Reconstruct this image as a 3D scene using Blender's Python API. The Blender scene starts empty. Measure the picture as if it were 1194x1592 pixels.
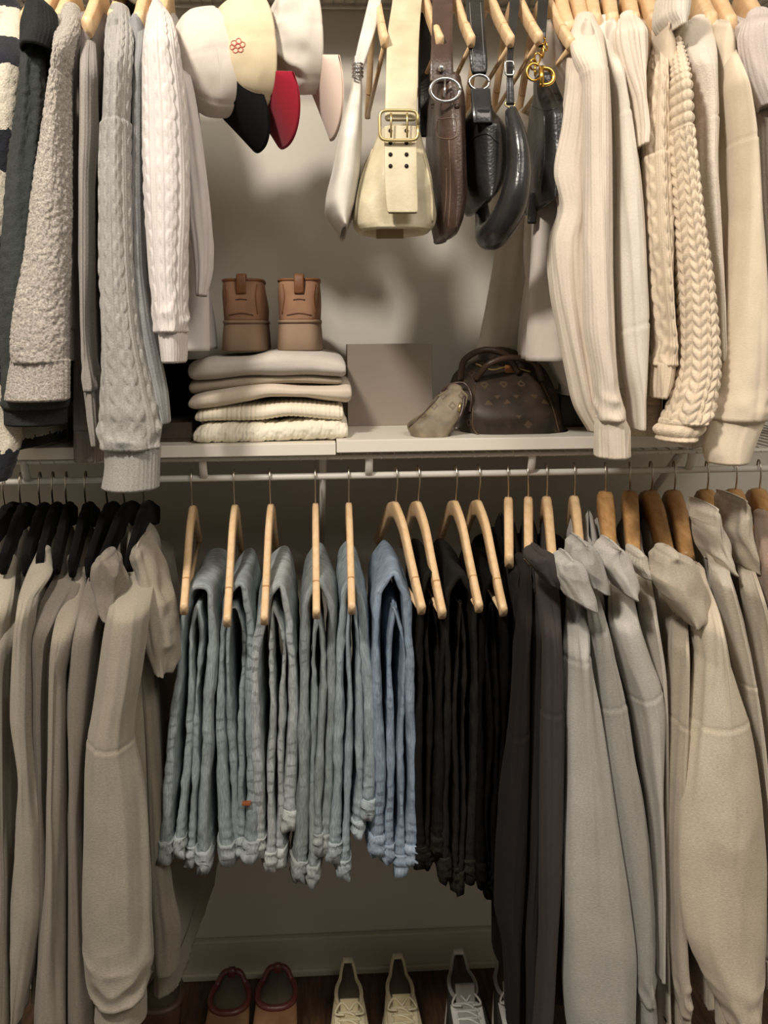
import bpy, math, random
import numpy as np
from mathutils import Matrix, Vector

# ------------------------------------------------------------------ camera
W, H = 1194, 1592
FPX = 1150.0
YAW = math.radians(2.4); ROLL = math.radians(0.55)
CAM = np.array([0.0, -1.75, 1.50])
PPX, PPY = 548.0, 518.0
_f = np.array([math.sin(YAW), math.cos(YAW), 0.0])
_r0 = np.array([math.cos(YAW), -math.sin(YAW), 0.0]); _u0 = np.array([0, 0, 1.0])
_r = _r0 * math.cos(ROLL) - _u0 * math.sin(ROLL)
_u = _u0 * math.cos(ROLL) + _r0 * math.sin(ROLL)
S = bpy.context.scene
col = S.collection
cd = bpy.data.cameras.new('camera'); cam = bpy.data.objects.new('camera', cd); col.objects.link(cam)
cam.matrix_world = Matrix(((_r[0], _u[0], -_f[0], CAM[0]), (_r[1], _u[1], -_f[1], CAM[1]),
                           (_r[2], _u[2], -_f[2], CAM[2]), (0, 0, 0, 1)))
cd.sensor_width = 36; cd.sensor_fit = 'AUTO'; cd.lens = FPX / H * 36
cd.shift_x = (W / 2 - PPX) / H; cd.shift_y = (PPY - H / 2) / H; cd.clip_start = 0.02
S.camera = cam

def at(px, py, Y):
    """photo pixel -> world point on the plane y = Y"""
    d = _f + _r * ((px - PPX) / FPX) - _u * ((py - PPY) / FPX)
    return CAM + d * ((Y - CAM[1]) / d[1])

# ------------------------------------------------------------------ light
S.view_settings.view_transform = 'Standard'; S.view_settings.look = 'None'
S.view_settings.gamma = 1; S.view_settings.use_curve_mapping = False
S.view_settings.exposure = 0.0
wd = bpy.data.worlds.new('world'); S.world = wd; wd.use_nodes = True
wd.node_tree.nodes['Background'].inputs[0].default_value = (1.0, 0.93, 0.84, 1)
wd.node_tree.nodes['Background'].inputs[1].default_value = 0.15

def area(name, loc, target, size, power, color):
    ld = bpy.data.lights.new(name, 'AREA'); ld.shape = 'DISK'; ld.size = size; ld.energy = power; ld.color = color
    o = bpy.data.objects.new(name, ld); col.objects.link(o); o.location = loc
    o.rotation_euler = (Vector(target) - Vector(loc)).to_track_quat('-Z', 'Y').to_euler()
    return o
area('wall_lamp', (-0.62, -1.80, 2.76), (0.0, -0.3, 1.3), 0.22, 37, (1.0, 0.915, 0.81))
area('fill_light', (0.75, -2.05, 2.95), (0.05, -0.5, 1.0), 1.1, 34, (1.0, 0.915, 0.81))  # broad soft fill added from the front right, not a lamp of the room

# ------------------------------------------------------------------ numpy helpers
def _hash(i, j, k, s):
    h = (i.astype(np.int64) * 374761393 + j.astype(np.int64) * 668265263 + k.astype(np.int64) * 2147483647 + s * 974711) & 0xffffffff
    h = ((h ^ (h >> 13)) * 1274126177) & 0xffffffff
    h = (h ^ (h >> 16)) & 0xffff
    return h / 32767.5 - 1.0

def vn(x, y, z, s=0):
    x, y, z = np.broadcast_arrays(np.asarray(x, float), np.asarray(y, float), np.asarray(z, float))
    i, j, k = np.floor(x), np.floor(y), np.floor(z)
    a, b, c = x - i, y - j, z - k
    a = a * a * (3 - 2 * a); b = b * b * (3 - 2 * b); c = c * c * (3 - 2 * c)
    r = 0
    for di, wi in ((0, 1 - a), (1, a)):
        for dj, wj in ((0, 1 - b), (1, b)):
            for dk, wk in ((0, 1 - c), (1, c)):
                r = r + wi * wj * wk * _hash(i + di, j + dj, k + dk, s)
    return r

def sstep(x, a=0.0, b=1.0):
    t = np.clip((x - a) / (b - a), 0, 1); return t * t * (3 - 2 * t)

def hermite(xs, ys, x):
    xs = np.asarray(xs, float); ys = np.asarray(ys, float)
    n = len(xs); m = np.zeros(n); d = np.diff(ys) / np.diff(xs)
    m[0], m[-1] = d[0], d[-1]
    for i in range(1, n - 1):
        m[i] = 0 if d[i - 1] * d[i] <= 0 else 2 * d[i - 1] * d[i] / (d[i - 1] + d[i])
    k = np.clip(np.searchsorted(xs, x) - 1, 0, n - 2)
    h = xs[k + 1] - xs[k]; t = (x - xs[k]) / h
    return ((1 + 2 * t) * (1 - t) ** 2 * ys[k] + t * (1 - t) ** 2 * h * m[k] + t * t * (3 - 2 * t) * ys[k + 1] + t * t * (t - 1) * h * m[k + 1])

# ------------------------------------------------------------------ object helpers
def link(name, me, mat=None, parent=None):
    o = bpy.data.objects.new(name, me); col.objects.link(o)
    if mat is not None: me.materials.append(mat)
    if parent is not None: o.parent = parent
    return o

def thing(name, label, cat, loc=(0, 0, 0), group=None):
    o = bpy.data.objects.new(name, None); col.objects.link(o)
    o.empty_display_size = 0.02
    o['label'] = label; o['category'] = cat
    if group: o['group'] = group
    o['_base'] = [0.0, 0.0, 0.0]; del o['_base']
    return o

def settle(o):
    """move an Empty to the base of its parts without moving the parts"""
    lo = np.full(3, 1e9); hi = -lo
    for c in o.children:
        if c.type != 'MESH': continue
        a = np.empty(len(c.data.vertices) * 3); c.data.vertices.foreach_get('co', a); a = a.reshape(-1, 3)
        lo = np.minimum(lo, a.min(0)); hi = np.maximum(hi, a.max(0))
    p = Vector(((lo[0] + hi[0]) / 2, (lo[1] + hi[1]) / 2, lo[2]))
    o.location = p
    for c in o.children:
        c.location = c.location - p
    return o

def tag(o, label, cat, group=None):
    o['label'] = label; o['category'] = cat
    if group: o['group'] = group
    return o

def grid(name, P, mat, parent=None, closed=True, caps=True, uv=None, smooth=True):
    """P[i, j] rings -> quad mesh, ring closed in j"""
    n, m = P.shape[:2]
    V = P.reshape(-1, 3)
    jj = m if closed else m - 1
    I, J = np.meshgrid(np.arange(n - 1), np.arange(jj), indexing='ij')
    J2 = (J + 1) % m
    F = np.stack([I * m + J, I * m + J2, (I + 1) * m + J2, (I + 1) * m + J], -1).reshape(-1, 4)
    nf = len(F); tri = []
    if caps and closed:
        c0, c1 = P[0].mean(0), P[-1].mean(0)
        b = len(V); V = np.vstack([V, c0, c1])
        for j in range(m):
            tri.append((b, (j + 1) % m, j)); tri.append((b + 1, (n - 1) * m + j, (n - 1) * m + (j + 1) % m))
    me = bpy.data.meshes.new(name)
    me.vertices.add(len(V)); me.vertices.foreach_set('co', V.astype(np.float32).ravel())
    nl = nf * 4 + len(tri) * 3
    me.loops.add(nl)
    li = np.concatenate([F.ravel(), np.array(tri, dtype=np.int64).ravel()]) if tri else F.ravel()
    me.loops.foreach_set('vertex_index', li.astype(np.int32))
    me.polygons.add(nf + len(tri))
    ls = np.concatenate([np.arange(nf) * 4, nf * 4 + np.arange(len(tri)) * 3])
    me.polygons.foreach_set('loop_start', ls.astype(np.int32))
    me.polygons.foreach_set('use_smooth', np.full(nf + len(tri), smooth))
    if uv is not None:
        U, Vv = uv   # (n, m+1) unwrapped
        l = me.uv_layers.new(name='UVMap')
        a = np.zeros((nl, 2))
        I1, J1 = I.ravel(), J.ravel()
        q = np.stack([np.stack([U[I1, J1], Vv[I1, J1]], -1), np.stack([U[I1, J1 + 1], Vv[I1, J1 + 1]], -1),
                      np.stack([U[I1 + 1, J1 + 1], Vv[I1 + 1, J1 + 1]], -1), np.stack([U[I1 + 1, J1], Vv[I1 + 1, J1]], -1)], 1)
        a[:nf * 4] = q.reshape(-1, 2)
        l.data.foreach_set('uv', a.astype(np.float32).ravel())
    me.update(calc_edges=True); me.validate()
    return link(name, me, mat, parent)

def raw(name, verts, faces, mat, parent=None, smooth=False, bevel=0.0, seg=2):
    me = bpy.data.meshes.new(name); me.from_pydata([tuple(v) for v in verts], [], faces)
    me.update()
    if smooth: me.polygons.foreach_set('use_smooth', [True] * len(me.polygons))
    o = link(name, me, mat, parent)
    if bevel:
        import bmesh
        bm = bmesh.new(); bm.from_mesh(me)
        bmesh.ops.bevel(bm, geom=bm.edges[:] + bm.verts[:], offset=bevel, segments=seg, affect='EDGES', profile=0.6)
        bmesh.ops.recalc_face_normals(bm, faces=bm.faces[:])
        bm.to_mesh(me); bm.free()
    return o

BF = [(0, 1, 3, 2), (4, 6, 7, 5), (0, 4, 5, 1), (2, 3, 7, 6), (0, 2, 6, 4), (1, 5, 7, 3)]
def box(name, lo, hi, mat, parent=None, bevel=0.0):
    v = [(x, y, z) for x in (lo[0], hi[0]) for y in (lo[1], hi[1]) for z in (lo[2], hi[2])]
    return raw(name, v, BF, mat, parent, bevel=bevel)

def tube_pts(path, r, n=8, flat=None):
    """rings along a 3-D path; r scalar or list; flat=(direction, radius) makes an oval section"""
    path = np.asarray(path, float); k = len(path)
    T = np.gradient(path, axis=0); T /= np.linalg.norm(T, axis=1)[:, None] + 1e-12
    rr = np.broadcast_to(np.asarray(r, float), (k,))
    a = np.linspace(0, 2 * math.pi, n, endpoint=False)
    out = np.zeros((k, n, 3)); ref = None
    for i in range(k):
        if flat is not None:
            e1 = np.asarray(flat[0], float)
            e1 = e1 - T[i] * e1.dot(T[i]); e1 /= np.linalg.norm(e1)
        else:
            if ref is None:
                ref = np.array([0, 0, 1.0]) if abs(T[i][2]) < 0.9 else np.array([1.0, 0, 0])
            e1 = ref - T[i] * ref.dot(T[i]); e1 /= np.linalg.norm(e1); ref = e1
        e2 = np.cross(T[i], e1)
        r1 = flat[1] if flat is not None else rr[i]
        c = np.cos(a); s = np.sin(a)
        if flat is not None:
            c = np.sign(c) * np.abs(c) ** 0.5; s = np.sign(s) * np.abs(s) ** 0.5
        out[i] = path[i] + np.outer(c, e1) * r1 + np.outer(s, e2) * rr[i]
    return out

def tube(name, path, r, mat, parent=None, n=8, flat=None):
    return grid(name, tube_pts(path, r, n, flat), mat, parent)

def joined(name, rings, mat, parent=None, uvmode=False):
    """several ring-lofts joined as one part"""
    V = []; F = []; b = 0
    for P in rings:
        n, m = P.shape[:2]
        V.append(P.reshape(-1, 3))
        for i in range(n - 1):
            for j in range(m):
                F.append((b + i * m + j, b + i * m + (j + 1) % m, b + (i + 1) * m + (j + 1) % m, b + (i + 1) * m + j))
        F.append(tuple(b + j for j in range(m))[::-1]); F.append(tuple(b + (n - 1) * m + j for j in range(m)))
        b += n * m
    return raw(name, np.vstack(V), F, mat, parent, smooth=True)

def smooth_path(pts, n=40):
    pts = np.asarray(pts, float)
    t = np.concatenate([[0], np.cumsum(np.linalg.norm(np.diff(pts, axis=0), axis=1) + 1e-9)])
    x = np.linspace(0, t[-1], n)
    # Catmull-Rom
    out = np.zeros((n, pts.shape[1]))
    m = np.gradient(pts, t, axis=0)
    k = np.clip(np.searchsorted(t, x) - 1, 0, len(t) - 2)
    h = (t[k + 1] - t[k])[:, None]; u = ((x - t[k])[:, None]) / h
    out = (1 + 2 * u) * (1 - u) ** 2 * pts[k] + u * (1 - u) ** 2 * h * m[k] + u * u * (3 - 2 * u) * pts[k + 1] + u * u * (u - 1) * h * m[k + 1]
    return out

# ------------------------------------------------------------------ materials
def srgb(r, g, b):
    f = lambda c: ((c / 255) / 12.92) if c / 255 <= 0.04045 else ((c / 255 + 0.055) / 1.055) ** 2.4
    return (f(r), f(g), f(b), 1)

def base_mat(name, c, rough=0.6, metal=0.0, spec=0.4, sheen=0.0):
    m = bpy.data.materials.new(name); m.use_nodes = True
    b = m.node_tree.nodes['Principled BSDF']
    b.inputs['Base Color'].default_value = c; b.inputs['Roughness'].default_value = rough
    b.inputs['Metallic'].default_value = metal; b.inputs['Specular IOR Level'].default_value = spec
    if sheen:
        b.inputs['Sheen Weight'].default_value = sheen; b.inputs['Sheen Roughness'].default_value = 0.6
    return m, m.node_tree, b

def node(nt, t, **kw):
    n = nt.nodes.new(t)
    for k, v in kw.items():
        if k in n.inputs.keys(): n.inputs[k].default_value = v
        else: setattr(n, k, v)
    return n

def mixcol(nt, fac, a, b, blend='MIX'):
    n = nt.nodes.new('ShaderNodeMix'); n.data_type = 'RGBA'; n.blend_type = blend
    for sock, v in ((0, fac), (6, a), (7, b)):
        if hasattr(v, 'is_linked') or hasattr(v, 'links'): nt.links.new(v, n.inputs[sock])
        else: n.inputs[sock].default_value = v
    return n.outputs[2]

def ramp(nt, src, stops):
    n = nt.nodes.new('ShaderNodeValToRGB'); e = n.color_ramp.elements
    while len(e) < len(stops): e.new(0.5)
    for i, (p, c) in enumerate(stops):
        e[i].position = p; e[i].color = c if len(c) == 4 else (*c, 1)
    nt.links.new(src, n.inputs[0]); return n.outputs[0]

def g(v): return (v, v, v, 1)

def scaled(c, k): return (min(c[0] * k, 1), min(c[1] * k, 1), min(c[2] * k, 1), 1)

def fabric(name, c, kind='fleece', melange=0.18, c2=None, bump=0.35):
    """woven / knitted cloth driven by a metric UV map"""
    m, nt, b = base_mat(name, c, 0.95, 0, 0.08, min(0.18, 0.35 * c[0] ** 0.8))
    tc = node(nt, 'ShaderNodeTexCoord'); mp = node(nt, 'ShaderNodeMapping')
    nt.links.new(tc.outputs['UV'], mp.inputs[0])
    sc = {'fleece': (260, 620, 1), 'knit': (420, 420, 1), 'marl': (330, 330, 1), 'felt': (500, 500, 1), 'fine': (700, 700, 1)}[kind]
    mp.inputs['Scale'].default_value = sc
    n1 = node(nt, 'ShaderNodeTexNoise', Scale=1.0, Detail=3.0, Roughness=0.65)
    nt.links.new(mp.outputs[0], n1.inputs[0])
    n2 = node(nt, 'ShaderNodeTexNoise', Scale=14.0, Detail=3.0)
    nt.links.new(tc.outputs['UV'], n2.inputs[0])
    hi = c2 if c2 else scaled(c, 1 + melange)
    f = ramp(nt, n1.outputs[0], [(0.33, g(0)), (0.67, g(1))])
    c1 = mixcol(nt, f, scaled(c, 1 - melange), hi)
    f2 = ramp(nt, n2.outputs[0], [(0.3, g(0.90)), (0.7, g(1.06))])
    cc = mixcol(nt, 1.0, c1, f2, 'MULTIPLY')
    nt.links.new(cc, b.inputs['Base Color'])
    bp = node(nt, 'ShaderNodeBump', Strength=bump, Distance=0.0015)
    src = n1.outputs[0]
    if kind in ('knit',):
        wv = node(nt, 'ShaderNodeTexWave', Scale=48.0, Distortion=1.2); wv.bands_direction = 'X'
        wv.inputs['Detail Scale'].default_value = 3.0
        nt.links.new(tc.outputs['UV'], wv.inputs[0])
        ad = node(nt, 'ShaderNodeMath', operation='ADD'); nt.links.new(n1.outputs[0], ad.inputs[0]); nt.links.new(wv.outputs['Fac'], ad.inputs[1])
        src = ad.outputs[0]
    nt.links.new(src, bp.inputs['Height']); nt.links.new(bp.outputs[0], b.inputs['Normal'])
    return m

def stripes_mat(name, c1, c2, period, duty, phase):
    m = fabric(name, c1, 'marl', 0.25, bump=0.9)
    nt = m.node_tree; b = nt.nodes['Principled BSDF']
    tc = node(nt, 'ShaderNodeTexCoord'); sp = node(nt, 'ShaderNodeSeparateXYZ'); nt.links.new(tc.outputs['UV'], sp.inputs[0])
    nz = node(nt, 'ShaderNodeTexNoise', Scale=90.0, Detail=2.0); nt.links.new(tc.outputs['UV'], nz.inputs[0])
    a = node(nt, 'ShaderNodeMath', operation='MULTIPLY_ADD'); nt.links.new(nz.outputs[0], a.inputs[0]); a.inputs[1].default_value = 0.02
    nt.links.new(sp.outputs[1], a.inputs[2])
    a2 = node(nt, 'ShaderNodeMath', operation='MULTIPLY_ADD'); nt.links.new(a.outputs[0], a2.inputs[0]); a2.inputs[1].default_value = 1 / period; a2.inputs[2].default_value = phase
    fr = node(nt, 'ShaderNodeMath', operation='FRACT'); nt.links.new(a2.outputs[0], fr.inputs[0])
    gt = node(nt, 'ShaderNodeMath', operation='GREATER_THAN'); nt.links.new(fr.outputs[0], gt.inputs[0]); gt.inputs[1].default_value = duty
    old = b.inputs['Base Color'].links[0].from_socket
    cc = mixcol(nt, gt.outputs[0], old, c2); nt.links.new(cc, b.inputs['Base Color'])
    return m

def denim(name, c, dark=0.55, light=1.35, pucker=1.0):
    m, nt, b = base_mat(name, c, 0.95, 0, 0.05, 0.0)
    tc = node(nt, 'ShaderNodeTexCoord'); mp = node(nt, 'ShaderNodeMapping'); nt.links.new(tc.outputs['UV'], mp.inputs[0])
    mp.inputs['Scale'].default_value = (420, 70, 1)
    n1 = node(nt, 'ShaderNodeTexNoise', Scale=1.0, Detail=3.0); nt.links.new(mp.outputs[0], n1.inputs[0])
    n2 = node(nt, 'ShaderNodeTexNoise', Scale=22.0, Detail=4.0); nt.links.new(tc.outputs['UV'], n2.inputs[0])
    c1 = mixcol(nt, ramp(nt, n1.outputs[0], [(0.35, g(0)), (0.65, g(1))]), scaled(c, dark + 0.25), scaled(c, light - 0.15))
    c2 = mixcol(nt, 1.0, c1, ramp(nt, n2.outputs[0], [(0.3, g(0.72)), (0.7, g(1.12))]), 'MULTIPLY')
    # worn seam: a ladder of faded and dark dashes along u ~ 0
    sp = node(nt, 'ShaderNodeSeparateXYZ'); nt.links.new(tc.outputs['UV'], sp.inputs[0])
    n3 = node(nt, 'ShaderNodeTexNoise', Scale=45.0, Detail=2.0); nt.links.new(tc.outputs['UV'], n3.inputs[0])
    ma = node(nt, 'ShaderNodeMath', operation='MULTIPLY_ADD'); nt.links.new(n3.outputs[0], ma.inputs[0]); ma.inputs[1].default_value = 0.022; nt.links.new(sp.outputs[1], ma.inputs[2])
    mm = node(nt, 'ShaderNodeMath', operation='MULTIPLY'); nt.links.new(ma.outputs[0], mm.inputs[0]); mm.inputs[1].default_value = 2 * math.pi / 0.019
    sn = node(nt, 'ShaderNodeMath', operation='SINE'); nt.links.new(mm.outputs[0], sn.inputs[0])
    dash = ramp(nt, sn.outputs[0], [(0.40, g(1.12)), (0.9, g(0.62))])
    n4 = node(nt, 'ShaderNodeTexNoise', Scale=9.0, Detail=2.0); nt.links.new(tc.outputs['Object'], n4.inputs[0])
    brk = ramp(nt, n4.outputs[0], [(0.45, g(0)), (0.62, g(1))])
    ab = node(nt, 'ShaderNodeMath', operation='ABSOLUTE'); nt.links.new(sp.outputs[0], ab.inputs[0])
    msk = ramp(nt, ab.outputs[0], [(0.0, g(pucker)), (0.006, g(pucker)), (0.012, g(0))])
    c3 = mixcol(nt, mixcol(nt, 1.0, msk, brk, 'MULTIPLY'), g(1), dash)
    c4 = mixcol(nt, 1.0, c2, c3, 'MULTIPLY'); nt.links.new(c4, b.inputs['Base Color'])
    bp = node(nt, 'ShaderNodeBump', Strength=0.45, Distance=0.0015); nt.links.new(n1.outputs[0], bp.inputs['Height']); nt.links.new(bp.outputs[0], b.inputs['Normal'])
    return m

def wood(name, c, c2):
    m, nt, b = base_mat(name, c, 0.42, 0, 0.45)
    tc = node(nt, 'ShaderNodeTexCoord'); mp = node(nt, 'ShaderNodeMapping'); mp.inputs['Scale'].default_value = (60, 8, 60)
    nt.links.new(tc.outputs['Object'], mp.inputs[0])
    n1 = node(nt, 'ShaderNodeTexNoise', Scale=2.0, Detail=5.0, Distortion=0.6); nt.links.new(mp.outputs[0], n1.inputs[0])
    nt.links.new(ramp(nt, n1.outputs[0], [(0.3, c2), (0.7, c)]), b.inputs['Base Color'])
    return m

def leather(name, c, rough=0.42, bump=0.25, c2=None, scale=220):
    m, nt, b = base_mat(name, c, rough, 0, 0.5)
    tc = node(nt, 'ShaderNodeTexCoord')
    v = node(nt, 'ShaderNodeTexVoronoi', Scale=float(scale)); nt.links.new(tc.outputs['Object'], v.inputs[0])
    n1 = node(nt, 'ShaderNodeTexNoise', Scale=16.0, Detail=5.0); nt.links.new(tc.outputs['Object'], n1.inputs[0])
    nt.links.new(ramp(nt, n1.outputs[0], [(0.3, scaled(c, 0.75)), (0.7, c2 if c2 else scaled(c, 1.2))]), b.inputs['Base Color'])
    bp = node(nt, 'ShaderNodeBump', Strength=bump, Distance=0.001); nt.links.new(v.outputs['Distance'], bp.inputs['Height'])
    bp2 = node(nt, 'ShaderNodeBump', Strength=bump, Distance=0.004); nt.links.new(n1.outputs[0], bp2.inputs['Height']); nt.links.new(bp.outputs[0], bp2.inputs['Normal'])
    nt.links.new(bp2.outputs[0], b.inputs['Normal'])
    return m

def painted(name, c, rough=0.7, bump=0.05, scale=60.0, var=0.04):
    m, nt, b = base_mat(name, c, rough, 0, 0.3)
    tc = node(nt, 'ShaderNodeTexCoord')
    n1 = node(nt, 'ShaderNodeTexNoise', Scale=scale, Detail=4.0); nt.links.new(tc.outputs['Object'], n1.inputs[0])
    n2 = node(nt, 'ShaderNodeTexNoise', Scale=3.0, Detail=3.0); nt.links.new(tc.outputs['Object'], n2.inputs[0])
    nt.links.new(ramp(nt, n2.outputs[0], [(0.3, scaled(c, 1 - var)), (0.7, scaled(c, 1 + var))]), b.inputs['Base Color'])
    bp = node(nt, 'ShaderNodeBump', Strength=bump, Distance=0.002); nt.links.new(n1.outputs[0], bp.inputs['Height']); nt.links.new(bp.outputs[0], b.inputs['Normal'])
    return m

M = {}
M['wall'] = painted('wall_paint', srgb(208, 203, 192), 0.75)
M['ceil'] = painted('ceiling_paint', srgb(215, 210, 200), 0.85)
M['base'] = painted('trim_paint', srgb(205, 196, 178), 0.45, 0.02)
M['floor'] = wood('floor_wood', srgb(92, 66, 46), srgb(52, 36, 25))
M['white'] = painted('white_laminate', srgb(226, 220, 208), 0.4, 0.02)
M['wire'] = painted('white_wire_coating', srgb(206, 202, 194), 0.38, 0.0)
M['wood'] = wood('hanger_wood', srgb(234, 204, 164), srgb(220, 184, 138))
M['wood_dark'] = wood('hanger_wood_golden', srgb(198, 156, 104), srgb(172, 128, 80))
M['steel'] = base_mat('hook_steel', srgb(190, 182, 168), 0.28, 1.0)[0]
M['velvet'] = fabric('black_velvet', srgb(14, 13, 14), 'felt', 0.3); M['velvet'].node_tree.nodes['Principled BSDF'].inputs['Sheen Weight'].default_value = 0.02
M['gold'] = base_mat('polished_brass', srgb(206, 164, 84), 0.25, 1.0)[0]
M['oldgold'] = base_mat('pale_brass', srgb(206, 186, 136), 0.35, 0.9)[0]
M['chrome'] = base_mat('chrome_metal', srgb(205, 205, 205), 0.18, 1.0)[0]
M['dark'] = base_mat('dark_hole', srgb(30, 24, 20), 0.8)[0]

# ------------------------------------------------------------------ the setting
XL, XR, YF = -1.55, 1.75, -2.3
ZC = 3.05
def struct(o): o['kind'] = 'structure'; return o
struct(box('wall_back', (XL, 0.0, 0.0), (XR, 0.1, ZC), M['wall']))
struct(box('wall_left', (XL - 0.1, YF, 0.0), (XL, 0.1, ZC), M['wall']))
struct(box('wall_right', (XR, YF, 0.0), (XR + 0.1, 0.1, ZC), M['wall']))
struct(box('ceiling', (XL - 0.1, YF, ZC), (XR + 0.1, 0.1, ZC + 0.1), M['ceil']))
fl = struct(box('floor', (XL - 0.1, YF, -0.1), (XR + 0.1, 0.1, 0.0), M['floor']))
bb = struct(box('baseboard_back', (XL, -0.014, 0.0), (XR, 0.0, 0.085), M['base'], bevel=0.004))
struct(box('trim_1', (XL, -0.022, 0.0), (XR, -0.014, 0.014), M['base'], bevel=0.003))

# ------------------------------------------------------------------ wire shelves
YROD = -0.33
ZR = float(at(600, 738.5, YROD)[2]); ZS = ZR + 0.060      # lower rod, deck underside
ZU = 2.195
PYU = -46
YSF = -0.375
def wire_shelf(zr, label, deck, posts, dz=0.075):
    t = thing('wire_shelf', label, 'shelf', (0, 0, 0))
    zd = zr + dz
    tube('hanging_rod', [(XL, YROD, zr), (XR, YROD, zr)], 0.0065, M['wire'], t, 12)
    tube('front_rail', [(XL, YSF + 0.022, zd - 0.008), (XR, YSF + 0.022, zd - 0.008)], 0.004, M['wire'], t, 8)
    tube('back_rail', [(XL, -0.02, zd - 0.008), (XR, -0.02, zd - 0.008)], 0.004, M['wire'], t, 8)
    rings = []
    x = XL + 0.01
    while x < XR:
        rings.append(tube_pts([(x, -0.015, zd - 0.003), (x, YSF + 0.03, zd - 0.003), (x, YSF + 0.019, zd - 0.007), (x, YSF + 0.018, zd - 0.012)], 0.0016, 5)); x += 0.0254
    d = joined('deck_wires', rings, M['wire'], t); d['kind'] = 'stuff'
    for x in posts:
        tube('rod_support', smooth_path([(x, YSF + 0.022, zd - 0.004), (x, YSF + 0.024, zd - 0.012), (x, YSF + 0.036, zr + 0.008), (x, YROD, zr)], 16), 0.0042, M['wire'], t, 8, flat=((1, 0, 0), 0.0075))
    return t
LOWP = [float(at(p, 725, YROD)[0]) for p in (45, 318, 573, 823, 1068)]
ws = wire_shelf(ZR, 'white wire shelf with hanging rod under the white boards, holding the jeans and hoodies', True, LOWP, float(at(300, 711, YSF)[2]) - ZR)
def brace(px_top, px_bot, zt, zb, parent):
    a = at(px_top, 700, YSF + 0.05); b = at(px_bot, 860, -0.012)
    o = tube('diagonal_brace', [(a[0], YSF + 0.05, zt - 0.02), (b[0], -0.012, zb)], 0.004, M['wire'], parent, 8, flat=((1, 0, 0), 0.007))
brace(502, 500, ZR + 0.06, ZR - 0.26, ws); brace(1062, 945, ZR + 0.06, ZR - 0.26, ws)
wu = wire_shelf(ZU, 'upper white wire shelf with hanging rod, holding the sweaters, caps and bags', True, [x + 0.12 for x in LOWP])

# white laminate boards on the wire deck
zb0 = float(at(300, 711, YSF)[2])
ZB = float(at(520, 689, YSF)[2]); ZB2 = float(at(560, 684, YSF)[2])
xm = float(at(522, 690, YSF)[0]); xe = float(at(1085, 690, YSF)[0])
def board(name, x0, x1, z0, z1, label):
    o = box(name, (x0, YSF, z0), (x1, -0.004, z1), M['white'], bevel=0.0015)
    tag(o, label, 'shelf board'); return o
board('shelf_board', XL + 0.25, xm, zb0, ZB, 'white shelf board under the folded sweater stack, left of the seam')
bu = box('shelf_board', (XL + 0.2, YSF + 0.004, ZU + 0.0755), (XR - 0.2, -0.004, ZU + 0.094), M['white'], bevel=0.0015); tag(bu, 'added white board on the upper wire shelf, mostly out of view, shading the wall top', 'shelf board')  # board added mostly out of view to cast shade on the upper wall
board('shelf_board', xm + 0.0015, xe, zb0 + 0.004, ZB2, 'white shelf board under the grey box and monogram bag, right of the seam')

# ------------------------------------------------------------------ cloth lofts
def cable(u, v, p=0.034, amp=0.004):
    uc = (u / p) % 1.0 - 0.5
    o = 0.16 * np.sin(2 * math.pi * v / 0.055)
    s1 = np.clip(1 - ((uc - o) / 0.16) ** 2, 0, 1) ** 0.5
    s2 = np.clip(1 - ((uc + o) / 0.16) ** 2, 0, 1) ** 0.5
    rib = np.clip(1 - ((np.abs(uc) - 0.43) / 0.07) ** 2, 0, 1) ** 0.5
    return amp * np.maximum(np.maximum(s1 * (0.8 + 0.2 * np.cos(2 * math.pi * v / 0.055)), s2), rib * 0.6)
def rib(u, v, p=0.007, amp=0.0018): return amp * np.abs(np.cos(math.pi * u / p)) ** 0.8
def chunky(u, v, p=0.022, hs=0.017, amp=0.006):
    x = ((u / p) % 1.0) * 2 - 1
    w = v / hs - 0.75 * np.abs(x)
    return amp * (np.sin(math.pi * np.clip(np.abs(x), 0, 1)) ** 0.5) * (0.35 + 0.65 * np.abs(np.cos(math.pi * w)))
def garter(u, v, p=0.017, amp=0.005): return amp * np.abs(np.cos(math.pi * v / p)) ** 0.6 * (0.85 + 0.15 * np.cos(2 * math.pi * u / 0.012))
def marl(u, v, amp=0.0016): return amp * vn(u * 260, v * 260, 0, 5)

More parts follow.
